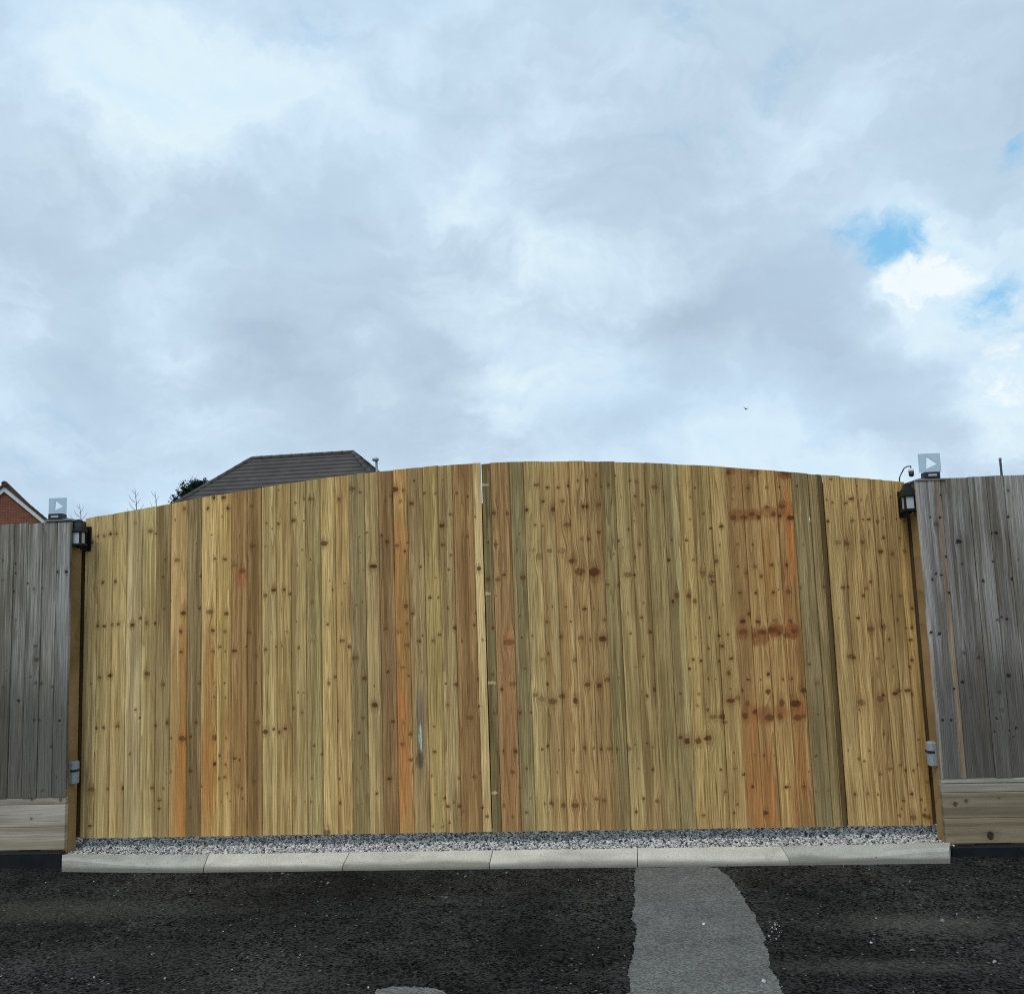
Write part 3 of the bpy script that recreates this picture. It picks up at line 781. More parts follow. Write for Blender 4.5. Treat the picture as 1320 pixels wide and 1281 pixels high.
def leaf(edges, tones, hinge_x, label, seed0, recessed, notches, other):
    root = empty('gate_leaf', (hinge_x, 0, Z0), label=label, cat='gate', group='two leaves of the arched timber gate')
    xs = [on_y(x, y, 0.0)[0] for x, y in edges]
    for i in range(len(tones)):
        a, b = xs[i], xs[i + 1]
        if i == 0 and seed0: a += 0.0
        w_ = b - a - 0.0016
        kn = []
        for kx, kz, r, s in GK:
            if a - 0.3 * r < kx < b + 0.3 * r:
                kn.append((kx - a, kz - Z0, r * rng.uniform(.68, .95), s * rng.uniform(0.5, 1.0), rng.uniform(0.7, 1.8)))
        st = [(x - a, z - Z0, rx, rz, c, s) for x, z, rx, rz, c, s in ST if a <= x <= b and s > 0]
        hi, lo, dk = shades(tones[i], rng.uniform(0.7, 1.25))
        mt = wood('gate_timber', hi, lo, dk, 1 + seed0 * 50 + i, kn, st, ringk=rng.uniform(0.6, 1.0), freq=rng.uniform(0.7, 1.3), pins=rng.uniform(0.12, 0.35), streak=rng.uniform(0.5, 0.85))
        rec = recessed.get(i, 0.0)
        last = i == len(tones) - 1
        bm = board_mesh(w_, ztop(a) - Z0 + rng.gauss(0, 0.0012), ztop(b) - Z0 + rng.gauss(0, 0.0012), tongue=not (last or i in notches or rec), notch=notches.get(i), ch=0.0012 if (last and other < 0) or (i == 0 and other > 0) else rng.uniform(0.003, 0.008))
        o = bm.build('board', mt, root, (a - hinge_x, max(-0.002, rng.gauss(0.0, 0.002)) + rec, rng.gauss(0, 0.0015)))
        o.rotation_euler = (0, 0, rng.gauss(0, 0.016))
    x0, x1 = xs[0] + 0.01, xs[-1] - 0.03
    for zc, hgt in ((0.28, 0.12), (1.10, 0.12), (1.88, 0.12)):
        rb = MB()
        rb.box(x0 - hinge_x, x1 - hinge_x, 0.046, 0.09, zc - Z0 - hgt / 2, zc - Z0 + hgt / 2, 0.003)
        rb.build('rail', M_RAIL, root)
    sb = MB()
    if other < 0: sb.box(-0.15, 0.06, 0.024, 0.0455, 0.0, ztop(xs[0]) - Z0 - 0.03)
    else: sb.box(-0.06, 0.15, 0.024, 0.0455, 0.0, ztop(xs[-1]) - Z0 - 0.03)
    sb.build('stile', M_STILE, root)  # dark brown stands in for the deep shade in the gap beside the post
    for k in recessed:
        if k == 0: continue
        cb = MB()
        cb.box(xs[k] - 0.05 - hinge_x, xs[k + 1] + 0.05 - hinge_x, recessed[k] + 0.0206, recessed[k] + 0.032, 0.0, ztop(xs[k]) - Z0 - 0.05)
        cb.build('cover_strip', M_STILE, root)
    bx = xs[-1] - 0.085 if other < 0 else xs[0] + 0.155
    db = MB()
    db.lathe([(0.0055, -0.085), (0.0065, -0.08), (0.0065, 0.4), (0.005, 0.405)], bx - hinge_x, 0.034, 8)
    db.build('drop_bolt', M_GALV, root)
    hb = MB()
    hb.lathe([(0.012, -0.05), (0.012, 0.12)], 0.0, 0.07, 10)
    hb.box(-0.02 if other < 0 else -0.6, 0.6 if other < 0 else 0.02, 0.0905, 0.0965, 0.02, 0.065)
    hb.build('hinge', M_GALV, root)
    return root, xs


zs = lambda px, py: on_y(px, py, 0.0)[1] - Z0
left_leaf, lxs = leaf(LEFT_E, LEFT_C, on_y(110, 690, 0)[0], 'left leaf of the tan timber board gate, rising towards the middle', 0, {}, {}, -1)
right_leaf, rxs = leaf(RIGHT_E, RIGHT_C, on_y(1167, 632, 0)[0], 'right leaf of the tan timber board gate with rusty red knot bands', 1, {0: 0.005, 22: 0.016},
                       {20: [(zs(1043, 682), 0), (zs(1042, 676), -0.003), (zs(1042, 669), -0.009), (zs(1042, 663), -0.003), (zs(1041, 645), -0.003), (zs(1041, 632), 0)]}, 1)
ms = MB()
ms.box(lxs[-1] - 0.03 - left_leaf.location.x, lxs[-1] + 0.012 - left_leaf.location.x, 0.0345, 0.0395, 0.02, zs(621, 648), 0.001)
ms.build('meeting_stile', M_STILE, left_leaf)

# ------------------------------------------------------------------ posts
FY = -0.19
M_POST = wood('post_timber', *shades((116, 95, 62)), seed=71, knots=[(0.05, 0.9, 0.012, .6, 1), (0.1, 1.4, 0.014, .6, 1)])
M_CAP = simple('cap_grey', (0.20, 0.20, 0.20), 0.7, 0.3)
PXL, PXR = on_y(107.3, 700, 0)[0], on_y(1179.5, 750, 0)[0]


def post(xin, side, zt, label):
    xo = xin + side * 0.155
    root = empty('gate_post', ((xin + xo) / 2, (FY + 0.02 - 0.012) / 2, 0.0), label=label, cat='post', group='gate posts')
    h = 0.0775
    d2 = ((-0.012) - (FY + 0.022)) / 2
    b = MB()
    b.box(-h, h, -d2, d2, 0.0, zt, 0.004)
    b.build('post_shaft', M_POST, root)
    c = MB()
    e = 0.012
    hh, dd = h + e, d2 + 0.028
    c.loft([[(-hh, -dd, zt + 0.0005), (hh, -dd, zt + 0.0005), (hh, dd, zt + 0.0005), (-hh, dd, zt + 0.0005)],
            [(-hh, -dd, zt + 0.010), (hh, -dd, zt + 0.010), (hh, dd, zt + 0.010), (-hh, dd, zt + 0.010)],
            [(-0.02, -0.02, zt + 0.030), (0.02, -0.02, zt + 0.030), (0.02, 0.02, zt + 0.030), (-0.02, 0.02, zt + 0.030)]])
    c.build('post_cap', M_CAP, root)
    return root


ZTL = on_y(86, 672, FY)[1]
ZTR = on_y(1196, 617, FY)[1]
postL = post(PXL, -1, ZTL + 0.004, 'brown timber gate post behind the grey fence, left end of the gate')
postR = post(PXR, 1, ZTR - 0.012, 'brown timber gate post behind the grey fence, right end of the gate')

# ------------------------------------------------------------------ fences
M_GREYRAIL = wood('fence_rail_timber', *shades((95, 92, 88)), seed=81, horiz=True, grey=True)


def fence(name, edges, tones, zb, zts, label, ext_dir, strips, gboards, seed0, orange_first):
    root = empty(name, (edges[0], FY, 0), label=label, cat='fence', group='grey fences either side of the gate')
    for i in range(len(edges) - 1):
        a, b = sorted((edges[i], edges[i + 1]))
        tone = tones[i % len(tones)]
        kn = [(kx - a, kz - zb, r, s, 1.15) for kx, kz, r, s in FK if a < kx < b]
        st = [((b - a) * rng.uniform(.2, .8), rng.uniform(.2, 1.7), 0.03, 0.5, tuple(v * f for v in alb(tone)), .55) for f in (rng.uniform(.55, .75), rng.uniform(1.15, 1.4))]
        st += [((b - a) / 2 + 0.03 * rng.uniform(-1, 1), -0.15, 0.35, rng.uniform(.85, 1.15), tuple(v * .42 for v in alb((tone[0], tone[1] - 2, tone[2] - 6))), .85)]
        if orange_first and i == 0:
            st += [(b - a - 0.008, 0.4, 0.030, 1.2, alb((128, 104, 74)), .65), (b - a - 0.012, 1.45, 0.042, 0.7, alb((114, 92, 72)), .65), (0.004, 0.9, 0.016, 1.4, alb((150, 135, 115)), .5)]
        hi, lo, dk = shades(tone, 1.5)
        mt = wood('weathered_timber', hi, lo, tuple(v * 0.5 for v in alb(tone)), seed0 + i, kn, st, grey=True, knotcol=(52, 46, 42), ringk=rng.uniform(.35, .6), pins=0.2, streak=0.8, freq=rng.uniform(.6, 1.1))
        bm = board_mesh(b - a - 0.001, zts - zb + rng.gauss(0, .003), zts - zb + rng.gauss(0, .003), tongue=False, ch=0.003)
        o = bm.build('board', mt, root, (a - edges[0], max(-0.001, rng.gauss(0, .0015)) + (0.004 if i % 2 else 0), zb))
        o.rotation_euler = (0, 0, rng.gauss(0, 0.008))
    xa, xb = sorted((edges[0], edges[-1]))
    for z in (0.75, 1.75):
        rb = MB()
        rb.box(xa - edges[0] + (0.17 if ext_dir > 0 else 0), xb - edges[0] - (0.17 if ext_dir < 0 else 0), 0.0262, 0.075, z, z + 0.09)
        rb.build('rail', M_GREYRAIL, root)
    for k, (z0, z1, y0, tone, sd) in enumerate(strips + gboards):
        hi, lo, dk = shades(tone, 0.9)
        kn = [((z1 - z0) * rng.uniform(.2, .8), rng.uniform(-1.6, 1.6), rng.uniform(.006, .014), rng.uniform(.4, .9), 1.0) for _ in range(7)]
        if sd == 99:
            kn.append((on_y(1277, 1077, FY)[1] - z0, on_y(1277, 1077, FY)[0] - (xa + xb) / 2, 0.022, 1.0, 1.2))
        mt = wood('gravel_board_timber', hi, lo, tuple(v * .55 for v in alb(tone)), sd, kn, [], horiz=True, grey=True, knotcol=(60, 48, 36), ringk=.4, pins=.15)
        pb = MB()
        pb.box(-(xb - xa) / 2, (xb - xa) / 2, 0, 0.036 if k >= len(strips) else 0.03, 0.0006, z1 - z0 - 0.0006, 0.0025)
        pb.build('capping_strip' if k < len(strips) else 'gravel_board', mt, root, ((xa + xb) / 2 - edges[0], y0, z0))
    for px in (edges[0] + ext_dir * 2.0,):
        q = MB()
        q.box(px - edges[0] - .05, px - edges[0] + .05, 0.078, 0.178, 0.0, zts - 0.05, 0.003)
        q.build('fence_post', M_GREYRAIL, root)
    return root


fx = lambda px, py: on_y(px, py, FY)[0]
lbx = [fx(87.8, 850), fx(70, 850), fx(51, 850), fx(32, 850), fx(13.7, 850), fx(-6, 850)]
while lbx[-1] > -6.2:
    lbx.append(lbx[-1] - rng.uniform(.092, .10))
zLb = on_y(45, 1028, FY)[1]
zl = lambda py: on_y(45, py, FY)[1]
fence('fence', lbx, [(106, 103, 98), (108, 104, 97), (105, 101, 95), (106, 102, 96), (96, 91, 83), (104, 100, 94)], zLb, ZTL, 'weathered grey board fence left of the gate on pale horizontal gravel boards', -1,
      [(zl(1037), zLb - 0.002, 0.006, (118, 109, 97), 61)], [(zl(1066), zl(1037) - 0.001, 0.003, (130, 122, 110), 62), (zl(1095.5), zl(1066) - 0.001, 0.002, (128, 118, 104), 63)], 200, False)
rbx = [fx(1191, 750), fx(1212, 617), fx(1248, 617), fx(1271, 616), fx(1294, 616), fx(1322, 615)]
while rbx[-1] < 4.9:
    rbx.append(rbx[-1] + rng.uniform(.13, .18))
zr_ = lambda py: on_y(1265, py, FY)[1]
zRb = zr_(1002.5)
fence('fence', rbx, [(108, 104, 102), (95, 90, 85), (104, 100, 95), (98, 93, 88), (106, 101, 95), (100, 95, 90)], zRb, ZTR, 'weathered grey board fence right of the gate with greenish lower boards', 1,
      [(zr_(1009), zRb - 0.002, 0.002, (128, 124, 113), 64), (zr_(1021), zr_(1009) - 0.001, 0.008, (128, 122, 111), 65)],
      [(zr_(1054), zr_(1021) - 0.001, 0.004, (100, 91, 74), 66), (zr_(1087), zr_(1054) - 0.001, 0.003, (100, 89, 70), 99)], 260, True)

# ------------------------------------------------------------------ small fittings
M_BLACK = simple('black_metal', (0.008, 0.008, 0.0085), 0.5, 0.25)
M_BLACKP = simple('black_plastic', (0.014, 0.015, 0.017), 0.5, 0.5)
M_LABEL = simple('silver_label', (0.45, 0.46, 0.47), 0.5, 0.4)
M_WHITE = simple('white_plastic', (0.78, 0.80, 0.82), 0.5, 0.4, var=0.03)
M_GREYP = simple('grey_plastic', (0.30, 0.33, 0.35), 0.5, 0.4, var=0.06)


def glass_mat():
    m, q = new_mat('frosted_pane')
    p = q.n('ShaderNodeBsdfPrincipled')
    co = q.n('ShaderNodeTexCoord').outputs['Object']
    q.put(p.inputs['Base Color'], q.mix(q.noise(co, 40, 3), (0.50, 0.50, 0.52), (0.72, 0.71, 0.72)))
    p.inputs['Roughness'].default_value = 0.18
    p.inputs['Specular IOR Level'].default_value = 0.7
    p.inputs['Transmission Weight'].default_value = 0.25
    q.put(q.n('ShaderNodeOutputMaterial').inputs[0], p.outputs[0])
    return m


def acrylic_mat():
    m, q = new_mat('clear_acrylic')
    co = q.n('ShaderNodeTexCoord').outputs['Object']
    tr = q.n('ShaderNodeBsdfTransparent')
    tr.inputs[0].default_value = (0.90, 0.95, 0.97, 1)
    p = q.n('ShaderNodeBsdfPrincipled')
    q.put(p.inputs['Base Color'], q.mix(q.noise(co, 30, 3), (0.24, 0.31, 0.36), (0.32, 0.40, 0.45)))
    p.inputs['Roughness'].default_value = 0.15
    ms_ = q.n('ShaderNodeMixShader')
    ms_.inputs[0].default_value = 0.34
    q.put(ms_.inputs[1], tr.outputs[0])
    q.put(ms_.inputs[2], p.outputs[0])
    q.put(q.n('ShaderNodeOutputMaterial').inputs[0], ms_.outputs[0])
    return m


M_PANE, M_ACR = glass_mat(), acrylic_mat()


def lantern(x, z, label):
    """hangs on the gate edge; local origin on the gate face, -y towards the road"""
    root = empty('wall_lantern', (x, -0.0025, z), label=label, cat='lantern', group='black lanterns at the gate ends')
    cy, s = -0.125, 0.030
    b = MB()
    b.box(-0.022, 0.022, -0.010, 0.0, -0.085, 0.085, 0.003)
    b.build('wall_plate', M_BLACK, root)
    a = MB()
    a.tube([(0, -0.006, 0.055), (0, -0.045, 0.078), (0, -0.085, 0.074), (0, -0.105, 0.058)], 0.009)
    a.build('bracket', M_BLACK, root)
    a = MB()
    a.tube([(0, -0.006, -0.060), (0, -0.05, -0.080), (0, -0.09, -0.074), (0, cy + 0.01, -0.056)], 0.008)
    a.build('bracket', M_BLACK, root)
    f = MB()
    for sx in (-1, 1):
        for sy in (-1, 1):
            f.box(sx * s - .006, sx * s + .006, cy + sy * s - .006, cy + sy * s + .006, -0.0395, 0.0345)
    f.box(-s - .012, s + .012, cy - s - .012, cy + s + .012, -0.058, -0.040, 0.003)
    f.box(-s - .014, s + .014, cy - s - .014, cy + s + .014, 0.035, 0.046, 0.002)
    f.lathe([(0.020, -0.0585), (0.014, -0.070), (0.004, -0.076)], 0, cy, 8)
    f.build('lantern_frame', M_BLACK, root)
    for dx, dy in ((0, -1), (0, 1), (-1, 0), (1, 0)):
        p = MB()
        if dx: p.box(dx * s - .0015, dx * s + .0015, cy - s + .0065, cy + s - .0065, -0.0395, 0.0345)
        else: p.box(-s + .0065, s - .0065, cy + dy * s - .0015, cy + dy * s + .0015, -0.0395, 0.0345)
        p.build('pane', M_PANE, root)
    r_ = MB()
    sq = lambda h, z_: [(-h, cy - h, z_), (h, cy - h, z_), (h, cy + h, z_), (-h, cy + h, z_)]
    r_.loft([sq(s + .012, .0465), sq(s + .004, .075), sq(s - .008, .10), sq(s - .012, .118), sq(s - .022, .126)])
    r_.build('lantern_roof', M_BLACK, root)
    bl = MB()
    bl.lathe([(0.004, -0.0395), (0.010, -0.036), (0.012, -0.012), (0.009, 0.004), (0.002, 0.010)], 0, cy, 8)
    bl.build('bulb', M_WHITE, root)
    return root


xl_, zl_ = on_y(114.5, 693, 0)
lantern(xl_, zl_ - 0.008, 'black lantern with pale panes at the left end of the gate')
xr_, zr__ = on_y(1161.5, 648, 0)
lantern(xr_, zr__ - 0.012, 'black lantern with pale panes at the right end of the gate')


def post_light(x, y, z, label, s):
    root = empty('post_light', (x, y, z), label=label, cat='light', group='square clear lights on the gate posts')
    b = MB()
    b.box(-0.048, 0.048, -0.034, 0.034, 0, 0.043, 0.004)
    b.build('light_base', M_BLACKP, root)
    l = MB()
    l.box(-0.026, 0.026, -0.0352, -0.0338, 0.016, 0.029)
    l.build('label_plate', M_LABEL, root)
    a = MB()
    hh, z0 = s * 0.92, 0.0435
    tri = [(-s * .14, z0 + hh * .86), (-s * .20, z0 + hh * .18), (s * .36, z0 + hh * .44)]
    sq = [(-s / 2, z0), (s / 2, z0), (s / 2, z0 + hh), (-s / 2, z0 + hh)]
    vs = [(x_, y_, z_) for y_ in (-0.009, 0.009) for x_, z_ in sq + tri]
    fr = [(3, 0, 5, 4), (0, 1, 6, 5), (1, 2, 6), (2, 3, 4, 6)]
    fcs = fr + [tuple(7 + i for i in reversed(f_)) for f_ in fr]
    fcs += [(1, 0, 7, 8), (2, 1, 8, 9), (3, 2, 9, 10), (0, 3, 10, 7), (4, 5, 12, 11), (5, 6, 13, 12), (6, 4, 11, 13)]
    a.add(vs, fcs)
    a.build('acrylic_block', M_ACR, root)
    return root


px_, pz_ = on_y(74, 671, FY + 0.04)
post_light(on_y(74, 671, FY + 0.03)[0], FY + 0.03, on_y(74, 670.5, FY + 0.03)[1], 'clear square light with triangular play symbol on the left gate post', 0.118)
post_light(on_y(1200, 618, FY + 0.03)[0], FY + 0.03, on_y(1200, 617.5, FY + 0.03)[1], 'clear square light with triangular play symbol on the right gate post', 0.130)


def photocell(x, y, z, side, label):
    """box on the inner face of the post; side = direction it stands out to"""
    root = empty('gate_sensor', (x, y, z), label=label, cat='sensor', group='grey sensors on the gate posts')
    def rings(off=0.0, z0=-0.075, z1=0.075):
        out = []
        for zz_, k in ((z0, .0), (z0 + .008, 1), (z1 - .008, 1), (z1, .0)):
            r = []
            dpt = 0.046 + off - (0.012 if not k else 0)
            hw = 0.036 + off - (0.006 if not k else 0)
            arc = [(0.0, -hw), (dpt * .55, -hw), (dpt * .85, -hw * .72), (dpt, -hw * .3), (dpt, hw * .3), (dpt * .85, hw * .72), (dpt * .55, hw), (0.0, hw)]
            for ox, oy in (arc if side > 0 else [(q_[0], -q_[1]) for q_ in arc]):
                r.append((side * ox, oy, zz_))
            out.append(r)
        return out
    b = MB()
    b.loft(rings())
    b.build('sensor_housing', M_GREYP, root)
    c = MB()
    dp = 0.0475
    for y0, y1, d0 in ((-0.0375, -0.026, .55), (-0.026, 0.026, 1.0)):
        xa, xb = sorted((side * 0.012, side * dp * (0.82 if d0 < 1 else 1.0)))
        c.box(xa, xb, y0, y1, 0.008, 0.022)
    c.build('lens_slot', M_BLACKP, root)
    return root


photocell(PXL + 0.0005, -0.085, on_y(100, 995, -0.08)[1], 1, 'small grey gate sensor with black slot low on the left gate post')
photocell(PXR - 0.0005, -0.085, on_y(1200, 971, -0.08)[1], -1, 'small grey gate sensor with black slot low on the right gate post')

# little lamp on a bent wire above the right end of the gate
cy_ = 0.14
pt = lambda px, py: (on_y(px, py, cy_)[0], cy_, on_y(px, py, cy_)[1])
hx, hy_, hz = pt(1159.5, 680)
hl = empty('hanging_camera', (hx, cy_, hz), label='small black and white camera hanging from a thin bent bracket above the gate', cat='camera')
wpts = [pt(1160, 680), pt(1159.4, 616), pt(1162, 610), pt(1165.5, 603.5), pt(1169, 601.4), pt(1174, 600.8)]
b = MB()
b.tube([(p[0] - hx, 0, p[2] - hz) for p in wpts], 0.0042, 6)
b.tube([(wpts[-1][0] - hx, 0, wpts[-1][2] - hz), (wpts[-1][0] - hx, 0, wpts[-1][2] - hz - 0.02)], 0.004, 6)
b.box(-0.02, 0.02, -0.049, 0.01, -0.02, 0.06)
b.build('bracket', M_BLACK, hl)
c0, c1, c2 = pt(1174.2, 604.2), pt(1174.4, 608), pt(1174.6, 614.5)
b = MB()
b.lathe([(0.010, c0[2] - hz + .002), (0.0175, c0[2] - hz - .003), (0.0185, c1[2] - hz)], c0[0] - hx, 0, 10)
b.build('camera_top', M_WHITE, hl)
b = MB()
b.lathe([(0.0178, c1[2] - hz), (0.0175, c2[2] - hz + .012), (0.013, c2[2] - hz + .003), (0.005, c2[2] - hz)], c0[0] - hx, 0, 10)
b.build('camera_body', M_BLACKP, hl)

# thin rod behind the right fence
rx_, rz_ = on_y(1287, 590, 0.25)
b = MB()
b.lathe([(0.008, 0.0), (0.008, rz_ - 0.02), (0.010, rz_ - 0.018), (0.010, rz_ - 0.004), (0.004, rz_)], 0, 0, 8)
b.build('rod', simple('weathered_steel', (0.22, 0.24, 0.26), 0.5, 0.4, 0.3), None, (rx_ + 0.01, 0.25, 0.0), label='thin grey rod standing up behind the right fence', cat='rod')

# ------------------------------------------------------------------ stray chips on the road
NC = 210
cx_ = nrg.uniform(-4.2, 3.6, NC)
cyy = KERB_Y - 0.03 - nrg.uniform(0, 1, NC) ** 1.2 * 2.4
extra = np.array([on_z(1000 + nrg.normal(0, 6), 1197 + nrg.normal(0, 6), 0.0) for _ in range(26)] + [on_z(x, y, 0) for x, y in ((423, 1139), (364, 1127), (590, 1127), (600, 1131), (653, 1126), (575, 1158), (814, 1137), (907, 1192), (985, 1266), (60, 1272), (93, 1263), (213, 1262), (1173, 1137), (1215, 1188), (1282, 1241), (1175, 1226), (1123, 1216))])
cpts = np.concatenate([np.stack([cx_, cyy], 1), extra])
csz = np.concatenate([nrg.uniform(0.004, 0.010, NC) * np.where(nrg.uniform(0, 1, NC) > .93, 1.6, 1.0), nrg.uniform(0.007, 0.012, 26), nrg.uniform(0.015, 0.024, len(extra) - 26)])
stone_stuff('loose_chips', np.concatenate([cpts, (csz * 0.18 + 0.003)[:, None]], 1), csz,
            stone_mat('chip_stone', [(0.0, (0.10, 0.10, 0.10)), (0.6, (0.22, 0.21, 0.20)), (0.85, (0.45, 0.44, 0.42)), (1.0, (0.75, 0.74, 0.70))]), 0.6, kind='stuff')

# ------------------------------------------------------------------ house with the hipped roof
def tile_mat(name, c, sc=(3.4, 3.4, 3.4)):
    m, q = new_mat(name)
    co = q.n('ShaderNodeTexCoord').outputs['Object']
    x, y, z = q.sep(co)
    br = q.n('ShaderNodeTexWhiteNoise', noise_dimensions='3D')
    row = q.math('FLOOR', q.math('DIVIDE', z, 0.165))
    u = q.math('FLOOR', q.math('MULTIPLY_ADD', q.math('ADD', x, y), 3.3, q.math('MULTIPLY', row, 0.5)))
    q.put(br.inputs['Vector'], q.comb(u, row, 0))
    n = q.noise(co, 1.2, 5, 0.6)
    k = q.math('MULTIPLY', q.rng(br.outputs['Value'], 0, 1, 0.92, 1.08), q.rng(n, 0.3, 0.7, 0.8, 1.2))
    col = q.mix(1.0, c, q.comb(k, k, k), 'MULTIPLY')
    return finish(m, q, col, 0.8, 0.25, q.noise(co, 20, 4), 0.3, 0.01)


def brick_mat(name):
    m, q = new_mat(name)
    co = q.n('ShaderNodeTexCoord').outputs['Object']
    x, y, z = q.sep(co)
    b = q.n('ShaderNodeTexBrick')
    q.put(b.inputs['Vector'], q.comb(q.math('ADD', x, y), z, 0))
    b.inputs['Scale'].default_value = 1.0
    b.inputs['Brick Width'].default_value = 0.225
    b.inputs['Row Height'].default_value = 0.075
    b.inputs['Mortar Size'].default_value = 0.006
    b.inputs['Color1'].default_value = (0.20, 0.055, 0.030, 1)
    b.inputs['Color2'].default_value = (0.27, 0.085, 0.045, 1)
    b.inputs['Mortar'].default_value = (0.25, 0.21, 0.17, 1)
    n = q.noise(co, 1.1, 4, 0.6)
    col = q.mix(q.rng(n, 0.5, 0.72, 0, 0.35), b.outputs[0], (0.10, 0.075, 0.035))
    return finish(m, q, col, 0.9, 0.15)


M_TILE, M_BRICK, M_TILE2 = tile_mat('brown_roof_tile', (0.085, 0.072, 0.066)), brick_mat('red_brick'), tile_mat('dark_roof_tile', (0.085, 0.05, 0.042))
M_UPVC = simple('white_board', (0.75, 0.75, 0.74), 0.5, 0.4, var=0.05, scale=3)
M_WINGLASS = simple('window_glass', (0.03, 0.035, 0.04), 0.1, 0.6, var=0.1, scale=2)


def window(parent, x, y, z, w_, h_, ang=0):
    f = MB()
    t_ = 0.06
    for x0, x1, z0, z1 in ((-w_ / 2, w_ / 2, h_ - t_, h_), (-w_ / 2, w_ / 2, 0, t_), (-w_ / 2, -w_ / 2 + t_, t_, h_ - t_), (w_ / 2 - t_, w_ / 2, t_, h_ - t_), (-t_ / 2, t_ / 2, t_, h_ - t_)):
        f.box(x0, x1, -0.04, 0.0, z0, z1)
    fo = f.build('window', M_UPVC, parent, (x, y, z))
    fo.rotation_euler = (0, 0, ang)
    p = MB()
    p.box(-w_ / 2 + t_, -t_ / 2, -0.02, -0.012, t_, h_ - t_)
    p.box(t_ / 2, w_ / 2 - t_, -0.02, -0.012, t_, h_ - t_)
    p.build('pane', M_WINGLASS, fo)


Dh = 38.0
p1 = ray(325, 592) * (Dh / ray(325, 592)[1])
zr0 = p1[2] + CAM_H
r2 = ray(455, 584)
p2 = r2 * ((zr0 - CAM_H) / r2[2])
Lr = float(np.hypot(p2[0] - p1[0], p2[1] - p1[1]))
psi = math.atan2(p2[1] - p1[1], p2[0] - p1[0])
house = empty('house', (p1[0], p1[1] - GATE_D, 0.0), psi, label='house with a dark brown hipped tiled roof showing above the left leaf of the gate', cat='house')
TP, KX, RUN = 0.84, 0.86, 4.0
rise = RUN * TP
roof = MB()
NCRS = 17
rect = lambda f, lift: [(-KX * RUN * f, -RUN * f, zr0 - rise * f + lift), (Lr + KX * RUN * f, -RUN * f, zr0 - rise * f + lift), (Lr + KX * RUN * f, RUN * f, zr0 - rise * f + lift), (-KX * RUN * f, RUN * f, zr0 - rise * f + lift)]
for k in range(NCRS):
    f0, f1 = max(k / NCRS, 0.0015), (k + 1.12) / NCRS
    roof.loft([rect(f1, -0.02), rect(f1, 0.085), rect(f0, 0.012)])
ro = roof.build('roof', M_TILE, house)
rg = MB()
for i, (a, b_) in enumerate((((0, 0), (Lr, 0)), ((0, 0), (-KX * RUN, -RUN)), ((Lr, 0), (Lr + KX * RUN, -RUN)), ((Lr, 0), (Lr + KX * RUN, RUN)), ((0, 0), (-KX * RUN, RUN)))):
    za, zb_ = zr0 + 0.02, (zr0 if i == 0 else zr0 - rise) + 0.02
    nseg = 14 if i else 10
    for s in range(nseg):
        q0, q1 = s / nseg, (s + 1.05) / nseg
        P0 = Vector((a[0] + (b_[0] - a[0]) * q0, a[1] + (b_[1] - a[1]) * q0, za + (zb_ - za) * q0))
        P1 = Vector((a[0] + (b_[0] - a[0]) * q1, a[1] + (b_[1] - a[1]) * q1, za + (zb_ - za) * q1))
        rg.tube([P0, P1], [0.105, 0.115], 8)
rg.build('ridge_tiles', M_TILE, ro)
ze = zr0 - rise
wl = MB()
ov = 0.35
x0h, x1h, y0h, y1h = -KX * RUN + ov, Lr + KX * RUN - ov, -RUN + ov, RUN - ov
wl.box(x0h, x1h, y0h, y1h, 0.0, ze + 0.1)
wl.build('wall', M_BRICK, house)
fs = MB()
for a in ((-KX * RUN, Lr + KX * RUN, -RUN - .02, -RUN + .02), (-KX * RUN, Lr + KX * RUN, RUN - .02, RUN + .02), (-KX * RUN - .02, -KX * RUN + .02, -RUN, RUN), (Lr + KX * RUN - .02, Lr + KX * RUN + .02, -RUN, RUN)):
    fs.box(a[0], a[1], a[2], a[3], ze - 0.17, ze - 0.022)
fs.build('fascia', M_UPVC, house)
for wx in (x0h + 1.6, x1h - 1.6):
    for wz in (0.9, 3.3):
        window(house, wx, y0h - 0.002, wz, 1.4, 1.15)
# flue by the right hip
fl = ray(485.5, 606) * (Dh / ray(485.5, 606)[1])
flt = ray(485, 589.5) * (Dh / ray(485, 589.5)[1])
lx = (fl[0] - p1[0]) * math.cos(-psi) - (fl[1] - p1[1]) * math.sin(-psi)
ly = (fl[0] - p1[0]) * math.sin(-psi) + (fl[1] - p1[1]) * math.cos(-psi)
zt_ = flt[2] + CAM_H
fm = MB()
fm.lathe([(0.055, ze + 0.3), (0.055, zt_ - 0.12)], lx, ly, 10)
fo_ = fm.build('flue', simple('flue_steel', (0.22, 0.26, 0.28), 0.4, 0.5, 0.3), house)
fc_ = MB()
fc_.lathe([(0.10, zt_ - 0.16), (0.15, zt_ - 0.13), (0.15, zt_ - 0.05), (0.06, zt_)], lx - 0.04, ly, 12)
fc_.build('cowl', simple('cowl_steel', (0.35, 0.42, 0.46), 0.4, 0.5, 0.3), fo_)

